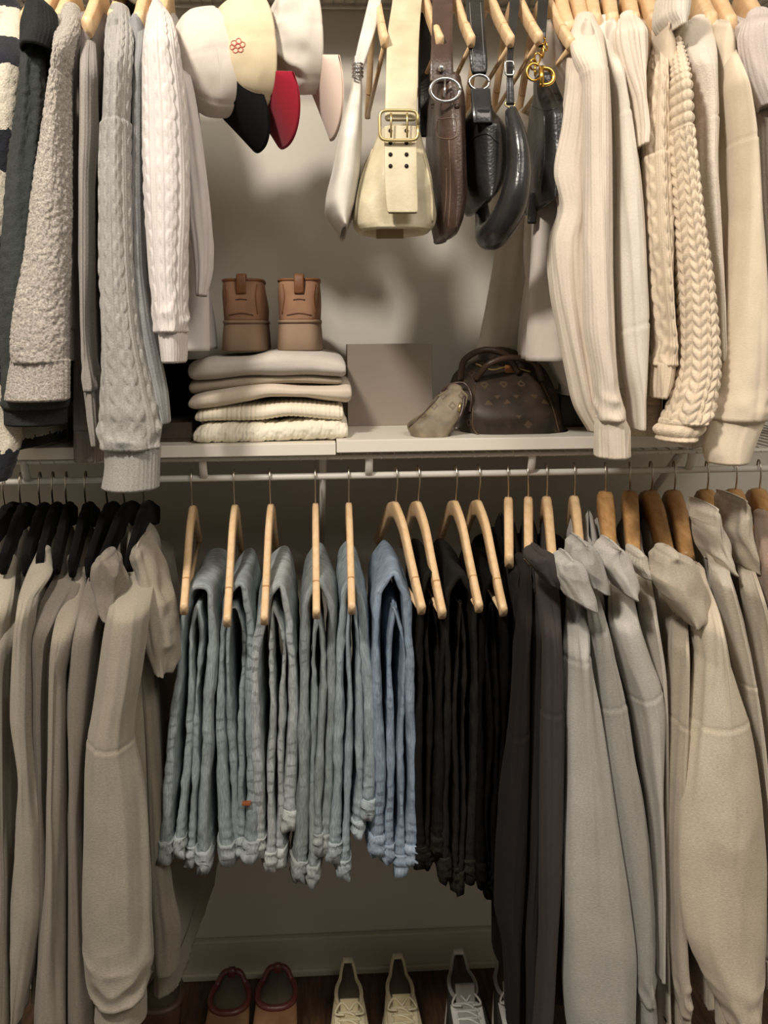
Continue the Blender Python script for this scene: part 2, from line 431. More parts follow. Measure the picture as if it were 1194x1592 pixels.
def loft(name, rows, mat, parent, Y=-0.56, ry=0.045, Ytop=None, ytl=0.14, n=150, m=64, fold=0.006, seed=0,
         seams=(), knit=None, end='tuck', bunch=0.0, power=1.0, ff=1.3, fv=3.5, top='round', slant=0.0, lean=0.0, corr=True, f2w=0.25):
    rows = sorted(rows); ys = [r[0] for r in rows]
    y = np.linspace(ys[0], ys[-1], n); t = (y - ys[0]) / (ys[-1] - ys[0])
    xl = hermite(ys, [r[1] for r in rows], y); xr = hermite(ys, [r[2] for r in rows], y)
    Yc = np.full(n, Y) if Ytop is None else Ytop + (Y - Ytop) * sstep(t, 0, ytl) ** 0.7
    Yc = Yc + lean * t
    Rv = np.broadcast_to(np.asarray(ry if not callable(ry) else ry(t), float), (n,)).copy()
    if Ytop is not None: Rv *= 0.55 + 0.45 * sstep(t, 0, ytl * 1.2)
    C = np.zeros((n, 3)); wd_ = np.zeros(n); ms = np.zeros(n)
    for i in range(n):
        C[i] = at((xl[i] + xr[i]) / 2, y[i], Yc[i])
        wd_[i] = abs(at(xr[i], y[i], Yc[i])[0] - at(xl[i], y[i], Yc[i])[0]) / 2
        ms[i] = (C[i][0] - CAM[0]) / (C[i][1] - CAM[1])
    rx = np.sqrt(np.maximum(wd_ ** 2 - (ms * Rv) ** 2, (0.5 * wd_) ** 2)) if corr else wd_
    a = np.linspace(0, 2 * math.pi, m, endpoint=False) - math.pi / 2
    vlen = np.concatenate([[0], np.cumsum(np.linalg.norm(np.diff(C, axis=0), axis=1))])
    if top == 'round':    # rounded shoulder: extra rings shrinking upward
        k = 7; q = np.linspace(1, 0, k, endpoint=False) * math.pi / 2
        hgt = min(0.028, rx[0] * 0.9)
        Ct = C[0] + np.stack([0 * q, 0 * q, np.sin(q) * hgt * 0.8], -1); Ct[:, 2] -= 0.0
        C = np.vstack([Ct, C]); sc_ = np.cos(q)
        rx = np.concatenate([rx[0] * sc_, rx]); Rv = np.concatenate([Rv[0] * sc_, Rv]); vlen = np.concatenate([-np.sin(q) * hgt, vlen]); t = np.concatenate([0 * q, t])
        y = np.concatenate([np.full(k, y[0]), y])
    N = len(C)
    ca, sa = np.cos(a), np.sin(a)
    if power != 1.0:
        ca = np.sign(ca) * np.abs(ca) ** power; sa = np.sign(sa) * np.abs(sa) ** power
    X = np.outer(rx, ca); Yy = np.outer(Rv, sa)
    nx = np.outer(1 / np.maximum(rx, 1e-4), np.cos(a)); ny = np.outer(1 / np.maximum(Rv, 1e-4), np.sin(a))
    L = np.sqrt(nx ** 2 + ny ** 2); nx /= L; ny /= L
    circ = math.pi * (rx.mean() + Rv.mean())
    au = np.concatenate([a, [a[0] + 2 * math.pi]])
    U = np.broadcast_to((au + math.pi / 2)[None, :] / (2 * math.pi) * circ, (N, m + 1)).copy(); U -= circ * (U > circ * 0.5 + 1e-9) * 0
    Vv = np.broadcast_to(vlen[:, None], (N, m + 1)).copy()
    vv = Vv[:, :m]; uu = U[:, :m]
    tt = t[:, None]
    mid = sstep(tt, 0.0, 0.1)
    f1 = vn(np.cos(a)[None] * ff + 7 * seed, np.sin(a)[None] * ff + tt * 0.8, vv * fv, seed)
    f2 = vn(np.cos(a)[None] * ff * 2.2 + 3 * seed, np.sin(a)[None] * ff * 2.2, vv * fv * 2 + uu * 9, seed + 11)
    ridge = 1 - np.abs(f1) * 2.2
    d = fold * mid * (0.7 * f1 + 0.55 * np.clip(ridge, -0.3, 1) * 0.8 + f2w * f2)
    d -= fold * 0.35
    if bunch:
        w = np.exp(-((1 - tt) / 0.09) ** 2)
        nb = vn(np.cos(a)[None] * 1.1 + seed, np.sin(a)[None] * 1.1, vv * 34 + 0.8 * np.sin(a)[None], seed + 3)
        nb2 = vn(np.cos(a)[None] * 2.2 + seed, np.sin(a)[None] * 2.2, vv * 60, seed + 4)
        d = d + bunch * w * (1.1 * (1 - 2.4 * np.abs(nb)) * 0.6 + 0.35 * nb2 + 0.35)
    for sy, slope in seams:
        vs = np.interp(sy, y[7:] if top == 'round' else y, vlen[7:] if top == 'round' else vlen)
        dv = vv - (vs + slope * ca[None] * rx[:, None])
        d = d - 0.0016 * np.exp(-(dv / 0.0026) ** 2) + 0.0004 * np.exp(-((dv - 0.006) / 0.004) ** 2) + 0.0005 * sstep(dv, -0.005, 0.004)
    if knit is not None: d = d + knit(uu, vv) * sstep(tt, -0.01, 0.03)
    P = np.zeros((N, m, 3))
    P[..., 0] = C[:, 0:1] + X + nx * d; P[..., 1] = C[:, 1:2] + Yy + ny * d; P[..., 2] = C[:, 2:3] + slant * sstep(tt, 0.15, 0.8) * (X + nx * d)
    if end == 'tuck':
        c = P[-1].mean(0); R1 = c + (P[-1] - c) * 0.90; R1[:, 2] -= 0.003
        R2 = c + (P[-1] - c) * 0.78; R2[:, 2] += 0.004
        R3 = c + (P[-1] - c) * 0.70; R3[:, 2] += 0.02
        P = np.concatenate([P, R1[None], R2[None], R3[None]]); U = np.vstack([U] + [U[-1:]] * 3)
        Vv = np.vstack([Vv, Vv[-1:] + 0.004, Vv[-1:] + 0.008, Vv[-1:] + 0.025])
    elif end == 'round':
        c = P[-1].mean(0); ex = []
        for q in (0.35, 0.7, 0.95):
            R = c + (P[-1] - c) * math.cos(q * math.pi / 2); R[:, 2] -= math.sin(q * math.pi / 2) * min(rx[-1], Rv[-1]) * 0.7; ex.append(R[None])
        P = np.concatenate([P] + ex); U = np.vstack([U] + [U[-1:]] * 3); Vv = np.vstack([Vv] + [Vv[-1:] + 0.004 * (i + 1) for i in range(3)])
    return grid(name, P[::-1], mat, parent, uv=(U[::-1], Vv[::-1]))

def torso(name, hook_px, front_px, z_top, z_hem, mat, parent, Yf=-0.53, Yr=-0.10, th=0.022, th_b=None, rod_z=None, seed=0, fold=0.008,
          drop=0.10, flare=0.0, hem=None, hem_kn=True, pyr=738, n=70, m=96, knit=None):
    """the hanging body of a top: a slab in the plane of its hanger"""
    Hk = at(hook_px, pyr, YROD); F = at(front_px, 1000, Yf)
    d = np.array([F[0] - Hk[0], F[1] - Hk[1]]); d /= np.linalg.norm(d)
    nrm = np.array([-d[1], d[0]])
    s1 = (YROD - Yf) / -d[1]; s0 = (YROD - Yr) / -d[1]
    sc, hl = (s1 + s0) / 2, (s1 - s0) / 2
    th_b = th if th_b is None else th_b
    def rings(z0f, z1, v0, v1, n, extra=0.0):
        v = np.linspace(v0, v1, n)
        a = np.linspace(0, 2 * math.pi, m, endpoint=False)
        ca = np.sign(np.cos(a)) * np.abs(np.cos(a)) ** 0.55; sa = np.sign(np.sin(a)) * np.abs(np.sin(a)) ** 0.55
        s = sc + hl * ca
        zt = z_top - drop * np.clip(np.abs(s) / 0.21, 0, 1.2)
        z = zt[None] + (z_hem - zt[None]) * v[:, None]
        t = (th + (th_b - th) * v[:, None]) * np.sqrt(np.clip(v[:, None] / 0.05, 0.02, 1)) + extra
        w = vn(s[None] * 16 + 5 * seed + np.sign(sa)[None] * 3, seed * 1.7, v[:, None] * 2.0, seed)
        w2 = vn(s[None] * 34 + 9 * seed, seed + 0.5, v[:, None] * 4.0, seed + 4)
        off = t * sa[None] + fold * w * sstep(v[:, None], 0, 0.3) * 1.4 + fold * 0.5 * w2 * np.sign(sa)[None]
        off = off + flare * sstep(v[:, None], 0.25, 1.0) * sstep(-s[None], -0.2, 0.22)
        P = np.zeros((n, m, 3))
        P[..., 0] = Hk[0] + d[0] * s[None] + nrm[0] * off; P[..., 1] = Hk[1] + d[1] * s[None] + nrm[1] * off; P[..., 2] = z
        per = np.concatenate([[0], np.cumsum(np.hypot(np.diff(s), 0.01))]); per = np.append(per, per[-1] + 0.02)
        U = np.broadcast_to(per[None], (n, m + 1)); Vv = np.concatenate([z_top - z, (z_top - z)[:, :1]], 1)
        return P, U, Vv
    vh = 1 - (0.06 / (z_top - z_hem)) if hem else 1.0
    P, U, V = rings(None, None, 0.0, vh, n)
    if not hem:
        c = P[-1].mean(0)
    b = grid(name, P[::-1], mat, parent, uv=(U[::-1], V[::-1]))
    if hem:
        P, U, V = rings(None, None, vh, 1.0, 14, -0.003)
        if hem_kn:
            k = 0.0012 * np.cos(np.arange(m) * math.pi)
            P[..., 0] += k[None] * nrm[0]
        grid('hem_band', P[::-1], hem, parent, uv=(U[::-1], V[::-1]))
    return b

# ------------------------------------------------------------------ hangers
def hanger(hook_px, end_px, end_py, label, mat, group, name='wooden_hanger', rod_z=None, pyr=738, hook_mat=None, tw=0.0065, th=0.013, neck=0.068, bar=True, Ye=-0.54, head=1.0, rearcut=1.0):
    rod_z = ZR if rod_z is None else rod_z
    t = thing(name, label, 'hanger', group=group)
    Hk = at(hook_px, pyr, YROD); F = at(end_px, end_py, Ye)
    d = np.array([F[0] - Hk[0], F[1] - Hk[1], 0]); Lf = np.linalg.norm(d); d /= Lf
    zn = rod_z - neck; ze = F[2] + th * 0.5
    H0 = np.array([Hk[0], YROD, 0])
    def p(s, z): return H0 + d * s + np.array([0, 0, z])
    dz = ze - zn
    prof = [(0, 0.0), (0.10, -0.004), (0.28, 0.13 * dz), (0.6, 0.52 * dz), (0.85, 0.83 * dz), (1.0, dz)]
    pts = [p(-s * Lf * rearcut, zn + z) for s, z in prof[::-1]] + [p(s * Lf, zn + z) for s, z in prof[1:]]
    path = smooth_path(pts, 60)
    nrm = np.array([-d[1], d[0], 0])
    # height tapers from the head to the ends, thickness nearly constant
    k = len(path); q = np.abs(np.linspace(-1, 1, k))
    R = tube_pts(path, th, 12, flat=(nrm, tw))
    for i in range(k):
        h_ = (1.25 * head - 0.35 * q[i] * head) ; w_ = 1.0 + (head - 1) * 0.5 * (1 - q[i])
        dlt = R[i] - path[i]; along = dlt @ nrm
        R[i] = path[i] + np.outer(along, nrm) * w_ + (dlt - np.outer(along, nrm)) * h_
    grid('arm', R, mat, t)
    if bar:
        br = joined('trouser_bar', [tube_pts([p(Lf - 0.013, ze - 0.004), p(-Lf * rearcut + 0.013, ze - 0.004)], 0.0042, 8)], mat, t)
        nr = []
        for q in (7, 52):   # turned groove near each end
            T_ = path[q + 1] - path[q - 1]; T_ /= np.linalg.norm(T_); rg = R[q]
            c = rg.mean(0); rg = c + (rg - c) * 1.04
            nr.append(np.stack([rg - T_ * 0.0012, rg + T_ * 0.0012]))
        for g_ in nr: grid('groove', g_, M['wood_dark'], t)
    hp = [(0, zn - 0.004), (0.0, zn + 0.018), (0.004, zn + 0.030), (0.017, rod_z - 0.012), (0.0165, rod_z + 0.004), (0.008, rod_z + 0.0155), (-0.004, rod_z + 0.0160), (-0.0135, rod_z + 0.007), (-0.0155, rod_z - 0.006)]
    tube('hook', smooth_path([p(s, z) for s, z in hp], 44), 0.0017, hook_mat or M['steel'], t, 6)
    settle(t)
    return t, p, Lf, zn, ze

GH = 'wooden hangers on the lower rod'

# ------------------------------------------------------------------ jeans on wooden trouser hangers
def sweep_leg(name, pts, hth, mat, parent, Yf, Yr, seed=0, n=190, wav=0.0045, pucker=0.006, hmat=None):
    """one folded leg: a flat oval section (long in depth) swept along a path over the bar. pts are photo pixels on the plane of the front edge"""
    pa = np.array([at(px, py, Yf) for px, py in pts]); path = smooth_path(pa[:, [0, 2]], n)
    T = np.gradient(path, axis=0); T /= np.linalg.norm(T, axis=1)[:, None]
    N = np.stack([-T[:, 1], T[:, 0]], -1)
    s = np.concatenate([[0], np.cumsum(np.linalg.norm(np.diff(path, axis=0), axis=1))])
    h = np.interp(s / s[-1], np.linspace(0, 1, len(hth)), hth)
    m = 36
    a = np.linspace(0, 2 * math.pi, m, endpoint=False) - math.pi / 2     # starts at the front edge
    ca = np.sign(np.cos(a)) * np.abs(np.cos(a)) ** 0.38; sa = np.sign(np.sin(a)) * np.abs(np.sin(a)) ** 0.75
    dep = (Yr - Yf) / 2
    edge = np.minimum(s, s[-1] - s)
    rip = pucker * np.exp(-(edge / 0.05) ** 2)[:, None] * np.sin(s[:, None] * 2 * math.pi / 0.016 + 2 * vn(ca[None] * 2, sa[None] * 2, s[:, None] * 9, seed))
    yy = Yf + dep + dep * sa[None] + 0.008 * vn(0, seed, s[:, None] * 6, seed) * (sa[None] < 0) + rip * 0.5 * (sa[None] < 0)
    off = h[:, None] * ca[None] + wav * vn(s[:, None] * 7, sa[None] * 1.2, seed, seed) + 0.0016 * vn(s[:, None] * 60, sa[None] * 4, ca[None] * 3, seed + 2) + rip * 0.35
    off = off + 0.003 * vn(s[:, None] * 16, sa[None] * 1.5 + seed, np.sign(ca[None]) * 2, seed + 6)
    P = np.zeros((n, m, 3)); P[..., 0] = path[:, 0:1] + N[:, 0:1] * off; P[..., 2] = path[:, 1:2] + N[:, 1:2] * off; P[..., 1] = yy
    u = np.concatenate([a, [a[0] + 2 * math.pi]]) + math.pi / 2; u = np.where(u > math.pi, u - 2 * math.pi, u)
    # metric distance from the front edge; keep sign, wrap at the back
    U = np.broadcast_to((u / math.pi * (dep * 2 + 0.02) * 0.55)[None], (n, m + 1)); Vv = np.broadcast_to(s[:, None], (n, m + 1))
    grid(name, P, mat, parent, uv=(U, Vv))
    if hmat is not None:      # turned hem at both ends
        for sl in (slice(0, 7), slice(n - 7, n)):
            Q = P[sl].copy(); c = Q.mean(1, keepdims=True); Q = c + (Q - c) * np.array([1.22, 1.03, 1.0])
            e = 0 if sl.start == 0 else -1
            dv = (Q[e] - Q[3]); Q[e] += dv * 0.35 + 0.002 * vn(np.arange(m) * 0.5, seed, 0, seed)[:, None]
            grid('hem', Q, hmat, parent, uv=(U[sl], Vv[sl]))

JEANS = [
 # hook, end(x,y), mat colour, outer path, inner path, label
 (298, (286, 955), (136, 142, 142), [(254, 1332), (262, 1240), (276, 1080), (289, 950), (303, 916), (318, 916), (327, 955), (322, 1100), (318, 1220), (318, 1352)],
      [(279, 1325), (285, 1220), (296, 1080), (302, 965), (307, 942), (311, 965), (306, 1100), (301, 1220), (298, 1345)],
      'washed blue-grey jeans folded over the leftmost wooden trouser hanger'),
 (364, (353, 975), (130, 136, 137), [(352, 1340), (348, 1240), (344, 1100), (347, 980), (356, 925), (371, 912), (382, 950), (386, 1100), (388, 1220), (388, 1335)],
      [(368, 1336), (362, 1230), (358, 1100), (359, 985), (364, 948), (370, 965), (371, 1100), (374, 1220), (376, 1330)],
      'faded blue jeans with frayed hems on the second trouser hanger from the left'),
 (420, (411, 972), (150, 154, 152), [(404, 1330), (402, 1230), (400, 1100), (403, 980), (416, 922), (433, 908), (446, 950), (452, 1060), (452, 1180), (448, 1290)],
      [(422, 1350), (423, 1240), (421, 1100), (420, 985), (426, 945), (433, 960), (437, 1090), (436, 1220), (432, 1350)],
      'pale grey-blue jeans on the third trouser hanger from the left'),
 (490, (492, 962), (128, 133, 132), [(470, 1372), (469, 1240), (474, 1080), (475, 985), (482, 920), (494, 904), (508, 925), (515, 1010), (514, 1180), (506, 1330)],
      [(488, 1368), (488, 1240), (488, 1100), (488, 975), (492, 945), (497, 975), (500, 1100), (498, 1230), (496, 1320)],
      'dusty grey-blue jeans on the fourth trouser hanger, seen edge-on'),
 (542, (547, 955), (136, 144, 148), [(516, 1335), (524, 1200), (528, 1060), (530, 960), (537, 912), (548, 898), (560, 925), (568, 1010), (572, 1120), (570, 1270)],
      [(536, 1360), (540, 1240), (543, 1100), (544, 980), (548, 945), (552, 975), (556, 1090), (556, 1200), (556, 1300)],
      'light blue jeans with turned-up hem on the fifth trouser hanger from the left'),
 (615, (656, 955), (124, 136, 150), [(586, 1330), (590, 1200), (586, 1080), (588, 980), (598, 912), (613, 893), (628, 915), (638, 990), (642, 1120), (642, 1345)],
      [(606, 1340), (606, 1220), (604, 1090), (606, 980), (613, 940), (621, 970), (624, 1090), (626, 1210), (625, 1355)],
      'bright mid-blue jeans hanging next to the black trousers'),
 (650, (688, 962), (27, 25, 23), [(652, 1350), (655, 1200), (655, 1060), (655, 980), (660, 920), (670, 897), (682, 915), (688, 1010), (686, 1160), (680, 1330)],
      [(665, 1352), (667, 1200), (667, 1060), (667, 980), (671, 940), (676, 975), (677, 1060), (676, 1200), (673, 1340)],
      'black jeans next to the bright blue pair'),
 (708, (745, 952), (33, 31, 29), [(690, 1360), (693, 1200), (695, 1060), (697, 980), (704, 910), (715, 896), (728, 912), (738, 990), (740, 1150), (730, 1370)],
      [(706, 1375), (709, 1200), (710, 1060), (711, 980), (716, 935), (722, 970), (724, 1080), (722, 1220), (716, 1380)],
      'faded black jeans in the middle of the black trousers'),
 (744, (783, 958), (17, 16, 16), [(744, 1370), (747, 1200), (748, 1060), (749, 980), (755, 915), (766, 900), (778, 918), (786, 1000), (784, 1150), (776, 1390)],
      [(757, 1385), (760, 1200), (761, 1060), (761, 980), (766, 940), (771, 975), (773, 1080), (771, 1220), (766, 1392)],
      'jet black jeans beside the charcoal hoodies'),
]
for i, (hk, (ex, ey), c, outer, inner, lab) in enumerate(JEANS):
    th_, p, Lf, zn, ze = hanger(hk, ex, ey, 'pale wooden trouser hanger carrying the ' + lab.split(' on the')[0].split(' folded')[0].split(' hanging')[0].split(' next')[0].split(' in the')[0].split(' beside')[0], M['wood'], GH)
    dm = denim('denim_%d' % i, srgb(c[0] * 1.11, c[1] * 1.13, min(255, c[2] * 1.15)), pucker=1.0 if i < 6 else 0.25)
    t = thing('jeans', lab, 'jeans', group='jeans on the lower rod')
    Yf, Yr = -0.492 + 0.004 * (i % 3), -0.27
    w = 0.0125 if i < 6 else 0.010
    hm = denim('denim_hem_%d' % i, srgb(*[min(255, v * 1.25) for v in c]), pucker=1.0)
    sweep_leg('leg', outer, [w * 1.15, w, w * 0.9, w * 0.75, w * 0.7, w * 0.75, w * 0.95, w * 1.0, w * 1.2], dm, t, Yf, Yr, seed=i * 2, hmat=hm)
    sweep_leg('leg', inner, [w * 0.95, w * 0.7, w * 0.65, w * 0.42, w * 0.35, w * 0.42, w * 0.6, w * 0.7, w * 0.9], dm, t, Yf + 0.004, Yr - 0.02, seed=i * 2 + 1, hmat=hm)
    if i == 1:
        box('patch', at(376, 1246, Yf - 0.008) + np.array([0, 0, -0.008]), at(390, 1246, Yf - 0.004) + np.array([0, 0.003, 0.0]), leather('brown_patch', srgb(140, 80, 50)), t, 0.001)
    settle(t)

# ------------------------------------------------------------------ hanging tops
FAB = {}
def fab(c, kind='fleece', melange=0.16, c2=None, bump=0.35):
    k = (c, kind, melange, c2, bump)
    if k not in FAB:
        FAB[k] = fabric('cloth_%s_%d_%d_%d' % ((kind,) + c), srgb(*c), kind, melange, srgb(*c2) if c2 else None, bump)
    return FAB[k]

def top(name, label, cat, group, hook, mat, sleeve, Y=-0.56, ry=0.045, Ytop=None, cuff=None, cuff_mat=None, seams=(), knit=None, hood=None, collar=None,
        z_top=None, hem_py=None, upper=False, body=True, seed=0, fold=0.006, bunch=0.005, th=0.02, th_b=None, flare=0.0, hem=True, front_px=None, Yf=None,
        cuff_knit='rib', n=150, m=64, rear=True, body_mat=None, Yr=-0.12, end='tuck', cuffY=None, drop=0.10):
    t = thing(name, label, cat, group=group)
    pyr = PYU if upper else 738; rz = ZU if upper else ZR
    Ytop = Ytop if Ytop is not None else Y + 0.10
    kw = dict(n=n, m=m)
    loft('sleeve', sleeve, mat, t, Y=Y, ry=ry, Ytop=Ytop, fold=fold, seed=seed, seams=seams, knit=knit, bunch=bunch if cuff else 0.0, end='tuck' if not cuff else 'tuck', **kw)
    if cuff:
        ck = (lambda u, v: rib(u, v)) if cuff_knit == 'rib' else ((lambda u, v: 0.0006 * np.cos(2 * math.pi * u / 0.004)) if cuff_knit == 'fine' else cuff_knit)
        loft('cuff', cuff, cuff_mat or mat, t, Y=cuffY if cuffY is not None else Y, ry=ry * 0.85, fold=0.003, seed=seed + 5, knit=ck, top='flat', n=36, m=128 if cuff_knit == 'rib' else 64)
    if body:
        fpx = front_px if front_px is not None else sum(sleeve[min(2, len(sleeve) - 1)][1:3]) / 2
        Yf_ = Yf if Yf is not None else Y + 0.035
        zt = z_top if z_top is not None else rz - 0.075
        zh = float(at(fpx, hem_py, Yf_ + 0.05)[2])
        torso('body', hook, fpx, zt, zh, body_mat or mat, t, Yf=Yf_, Yr=Yr, th=th, th_b=th_b, seed=seed, flare=flare, hem=(cuff_mat or body_mat or mat) if hem else None, pyr=pyr, drop=drop)
        if rear:
            Hk = at(hook, pyr, YROD); x0 = Hk[0] + (Hk[0] - at(fpx, 1000, Yf_)[0]) * 0.9 + flare * 0.4
            pth = smooth_path([(x0, Yr - 0.045, zt - drop - 0.01), (x0 + 0.004, Yr + 0.01, zt - drop - 0.12), (x0 + flare * 0.5, Yr + 0.03, zt - drop - 0.4), (x0 + flare, Yr + 0.02, max(zh - 0.04, zt - drop - 0.62))], 24)
            grid('sleeve', tube_pts(pth, np.linspace(0.034, 0.026, 24), 14), body_mat or mat, t)
    for rws, hy, hr in (hood or []):
        loft('hood', rws, mat, t, Y=hy, ry=hr, fold=0.009, seed=seed + 21, n=90, m=80, ff=1.1, fv=16, slant=-0.55, power=0.9, f2w=0.5)
    for rws, hy, hr in (collar or []):
        loft('collar', rws, cuff_mat or mat, t, Y=hy, ry=hr, fold=0.003, seed=seed + 31, n=44, m=96, knit=lambda u, v: rib(u, v, 0.006, 0.0012))
    settle(t); return t

# ---- lower left: taupe-grey sweatshirts and hoodies on black velvet hangers
GL = 'sweatshirts on black hangers'; GBH = 'black velvet hangers'
BH = [(7, -30, 880, 'first'), (32, 5, 885, 'second'), (62, 40, 888, 'third'), (82, 62, 885, 'fourth'), (103, 88, 885, 'fifth'), (133, 112, 890, 'sixth'), (167, 138, 890, 'seventh'), (194, 158, 888, 'eighth'), (224, 200, 885, 'last')]
for hk, ex, ey, o in BH:
    hanger(hk, ex, ey, 'black velvet hanger with a steel hook, %s from the left on the lower rod' % o, M['velvet'], GBH, name='velvet_hanger', tw=0.0065, th=0.016, neck=0.070, bar=False, Ye=-0.50, head=1.35)
LL = [
 dict(hook=7, c=(178, 168, 150), sleeve=[(872, -8, 30), (930, -28, 22), (1000, -36, 14), (1095, -40, 15), (1300, -40, 14), (1430, -40, 14), (1530, -30, 6)], Y=-0.545, hem_py=1500, label='cream sweatshirt at the far left edge of the lower rod, mostly cut off'),
 dict(hook=32, c=(140, 133, 120), sleeve=[(896, 14, 42), (950, -4, 36), (1050, -4, 30), (1200, 0, 30), (1350, 4, 34), (1592, -4, 34), (1640, 0, 30)], Y=-0.53, hem_py=1560, label='mid grey sweatshirt second from the left edge'),
 dict(hook=82, c=(158, 150, 136), sleeve=[(856, 55, 82), (885, 42, 84), (930, 27, 62), (1000, 19, 56), (1100, 16, 56), (1200, 28, 62), (1300, 22, 68), (1400, 15, 70), (1480, 14, 60), (1570, 18, 46)], Y=-0.57, hem_py=1520, label='light warm grey sweatshirt with funnel neck, third from the left edge'),
 dict(hook=103, c=(116, 108, 98), sleeve=[(870, 98, 126), (900, 80, 130), (950, 58, 112), (1000, 50, 94), (1100, 50, 88), (1200, 56, 88), (1350, 60, 92), (1592, 58, 96), (1640, 58, 90)], Y=-0.545, hem_py=1560, label='dark taupe sweatshirt with a wide shoulder, fourth from the left edge'),
 dict(hook=133, c=(148, 139, 126), sleeve=[(890, 112, 140), (930, 94, 132), (1000, 80, 117), (1060, 77, 106), (1150, 75, 106), (1250, 73, 107), (1350, 71, 108), (1450, 62, 108), (1592, 52, 108), (1640, 50, 106)], Y=-0.565, hem_py=1540, label='stone grey sweatshirt fifth from the left edge'),
 dict(hook=167, c=(132, 123, 112), sleeve=[(874, 146, 184), (905, 130, 184), (950, 113, 166), (1000, 104, 156), (1100, 101, 146), (1200, 105, 140), (1350, 106, 145), (1592, 106, 152), (1640, 106, 150)], Y=-0.55, hem_py=1560, label='taupe hoodie just left of the big front hoodie', hood=[([(862, 152, 184), (876, 142, 194), (908, 140, 198), (938, 150, 196), (958, 162, 190)], -0.565, 0.035)]),
]
for i, d in enumerate(LL):
    top('hoodie' if 'hood' in d else 'sweatshirt', d['label'], 'hoodie' if 'hood' in d else 'sweatshirt', GL, d['hook'], fab(d['c']), d['sleeve'], Y=d['Y'], ry=0.034, hem_py=d['hem_py'], seed=i + 1, hood=d.get('hood'), fold=0.007, th=0.016)
top('hoodie', 'large taupe-grey hoodie with dropped shoulder seam, nearest the jeans on the left', 'hoodie', GL, 224, fab((158, 150, 135)),
    [(862, 200, 232), (900, 184, 240), (960, 165, 238), (1050, 150, 228), (1110, 141, 218), (1146, 135, 216), (1200, 132, 223), (1300, 130, 231), (1400, 128, 236), (1470, 132, 237), (1515, 141, 232), (1532, 150, 228)],
    Y=-0.585, ry=0.042, Ytop=-0.44, seams=[(1146, 0.04)], cuff=[(1528, 152, 228), (1550, 149, 231), (1578, 147, 231)], cuff_knit='fine', hem_py=1470, seed=9, th=0.026, th_b=0.034, flare=0.03, front_px=215, Yf=-0.50, bunch=0.007, m=96, n=220,
    hood=[([(836, 212, 236), (855, 203, 250), (900, 205, 266), (960, 214, 277), (1005, 226, 279), (1032, 242, 274)], -0.50, 0.05)])
top('sweatshirt', 'dark grey sweatshirt hanging low behind the first jeans, its wide hem near the wall', 'sweatshirt', GL, 194, fab((138, 130, 116)),
    [(900, 196, 226), (1000, 205, 236), (1100, 220, 250), (1250, 226, 262), (1380, 228, 272), (1450, 230, 284), (1500, 236, 280)], Y=-0.47, ry=0.03, Ytop=-0.42, hem_py=1520, seed=14, th=0.022, th_b=0.03, flare=0.25, front_px=236, Yf=-0.44, rear=False)

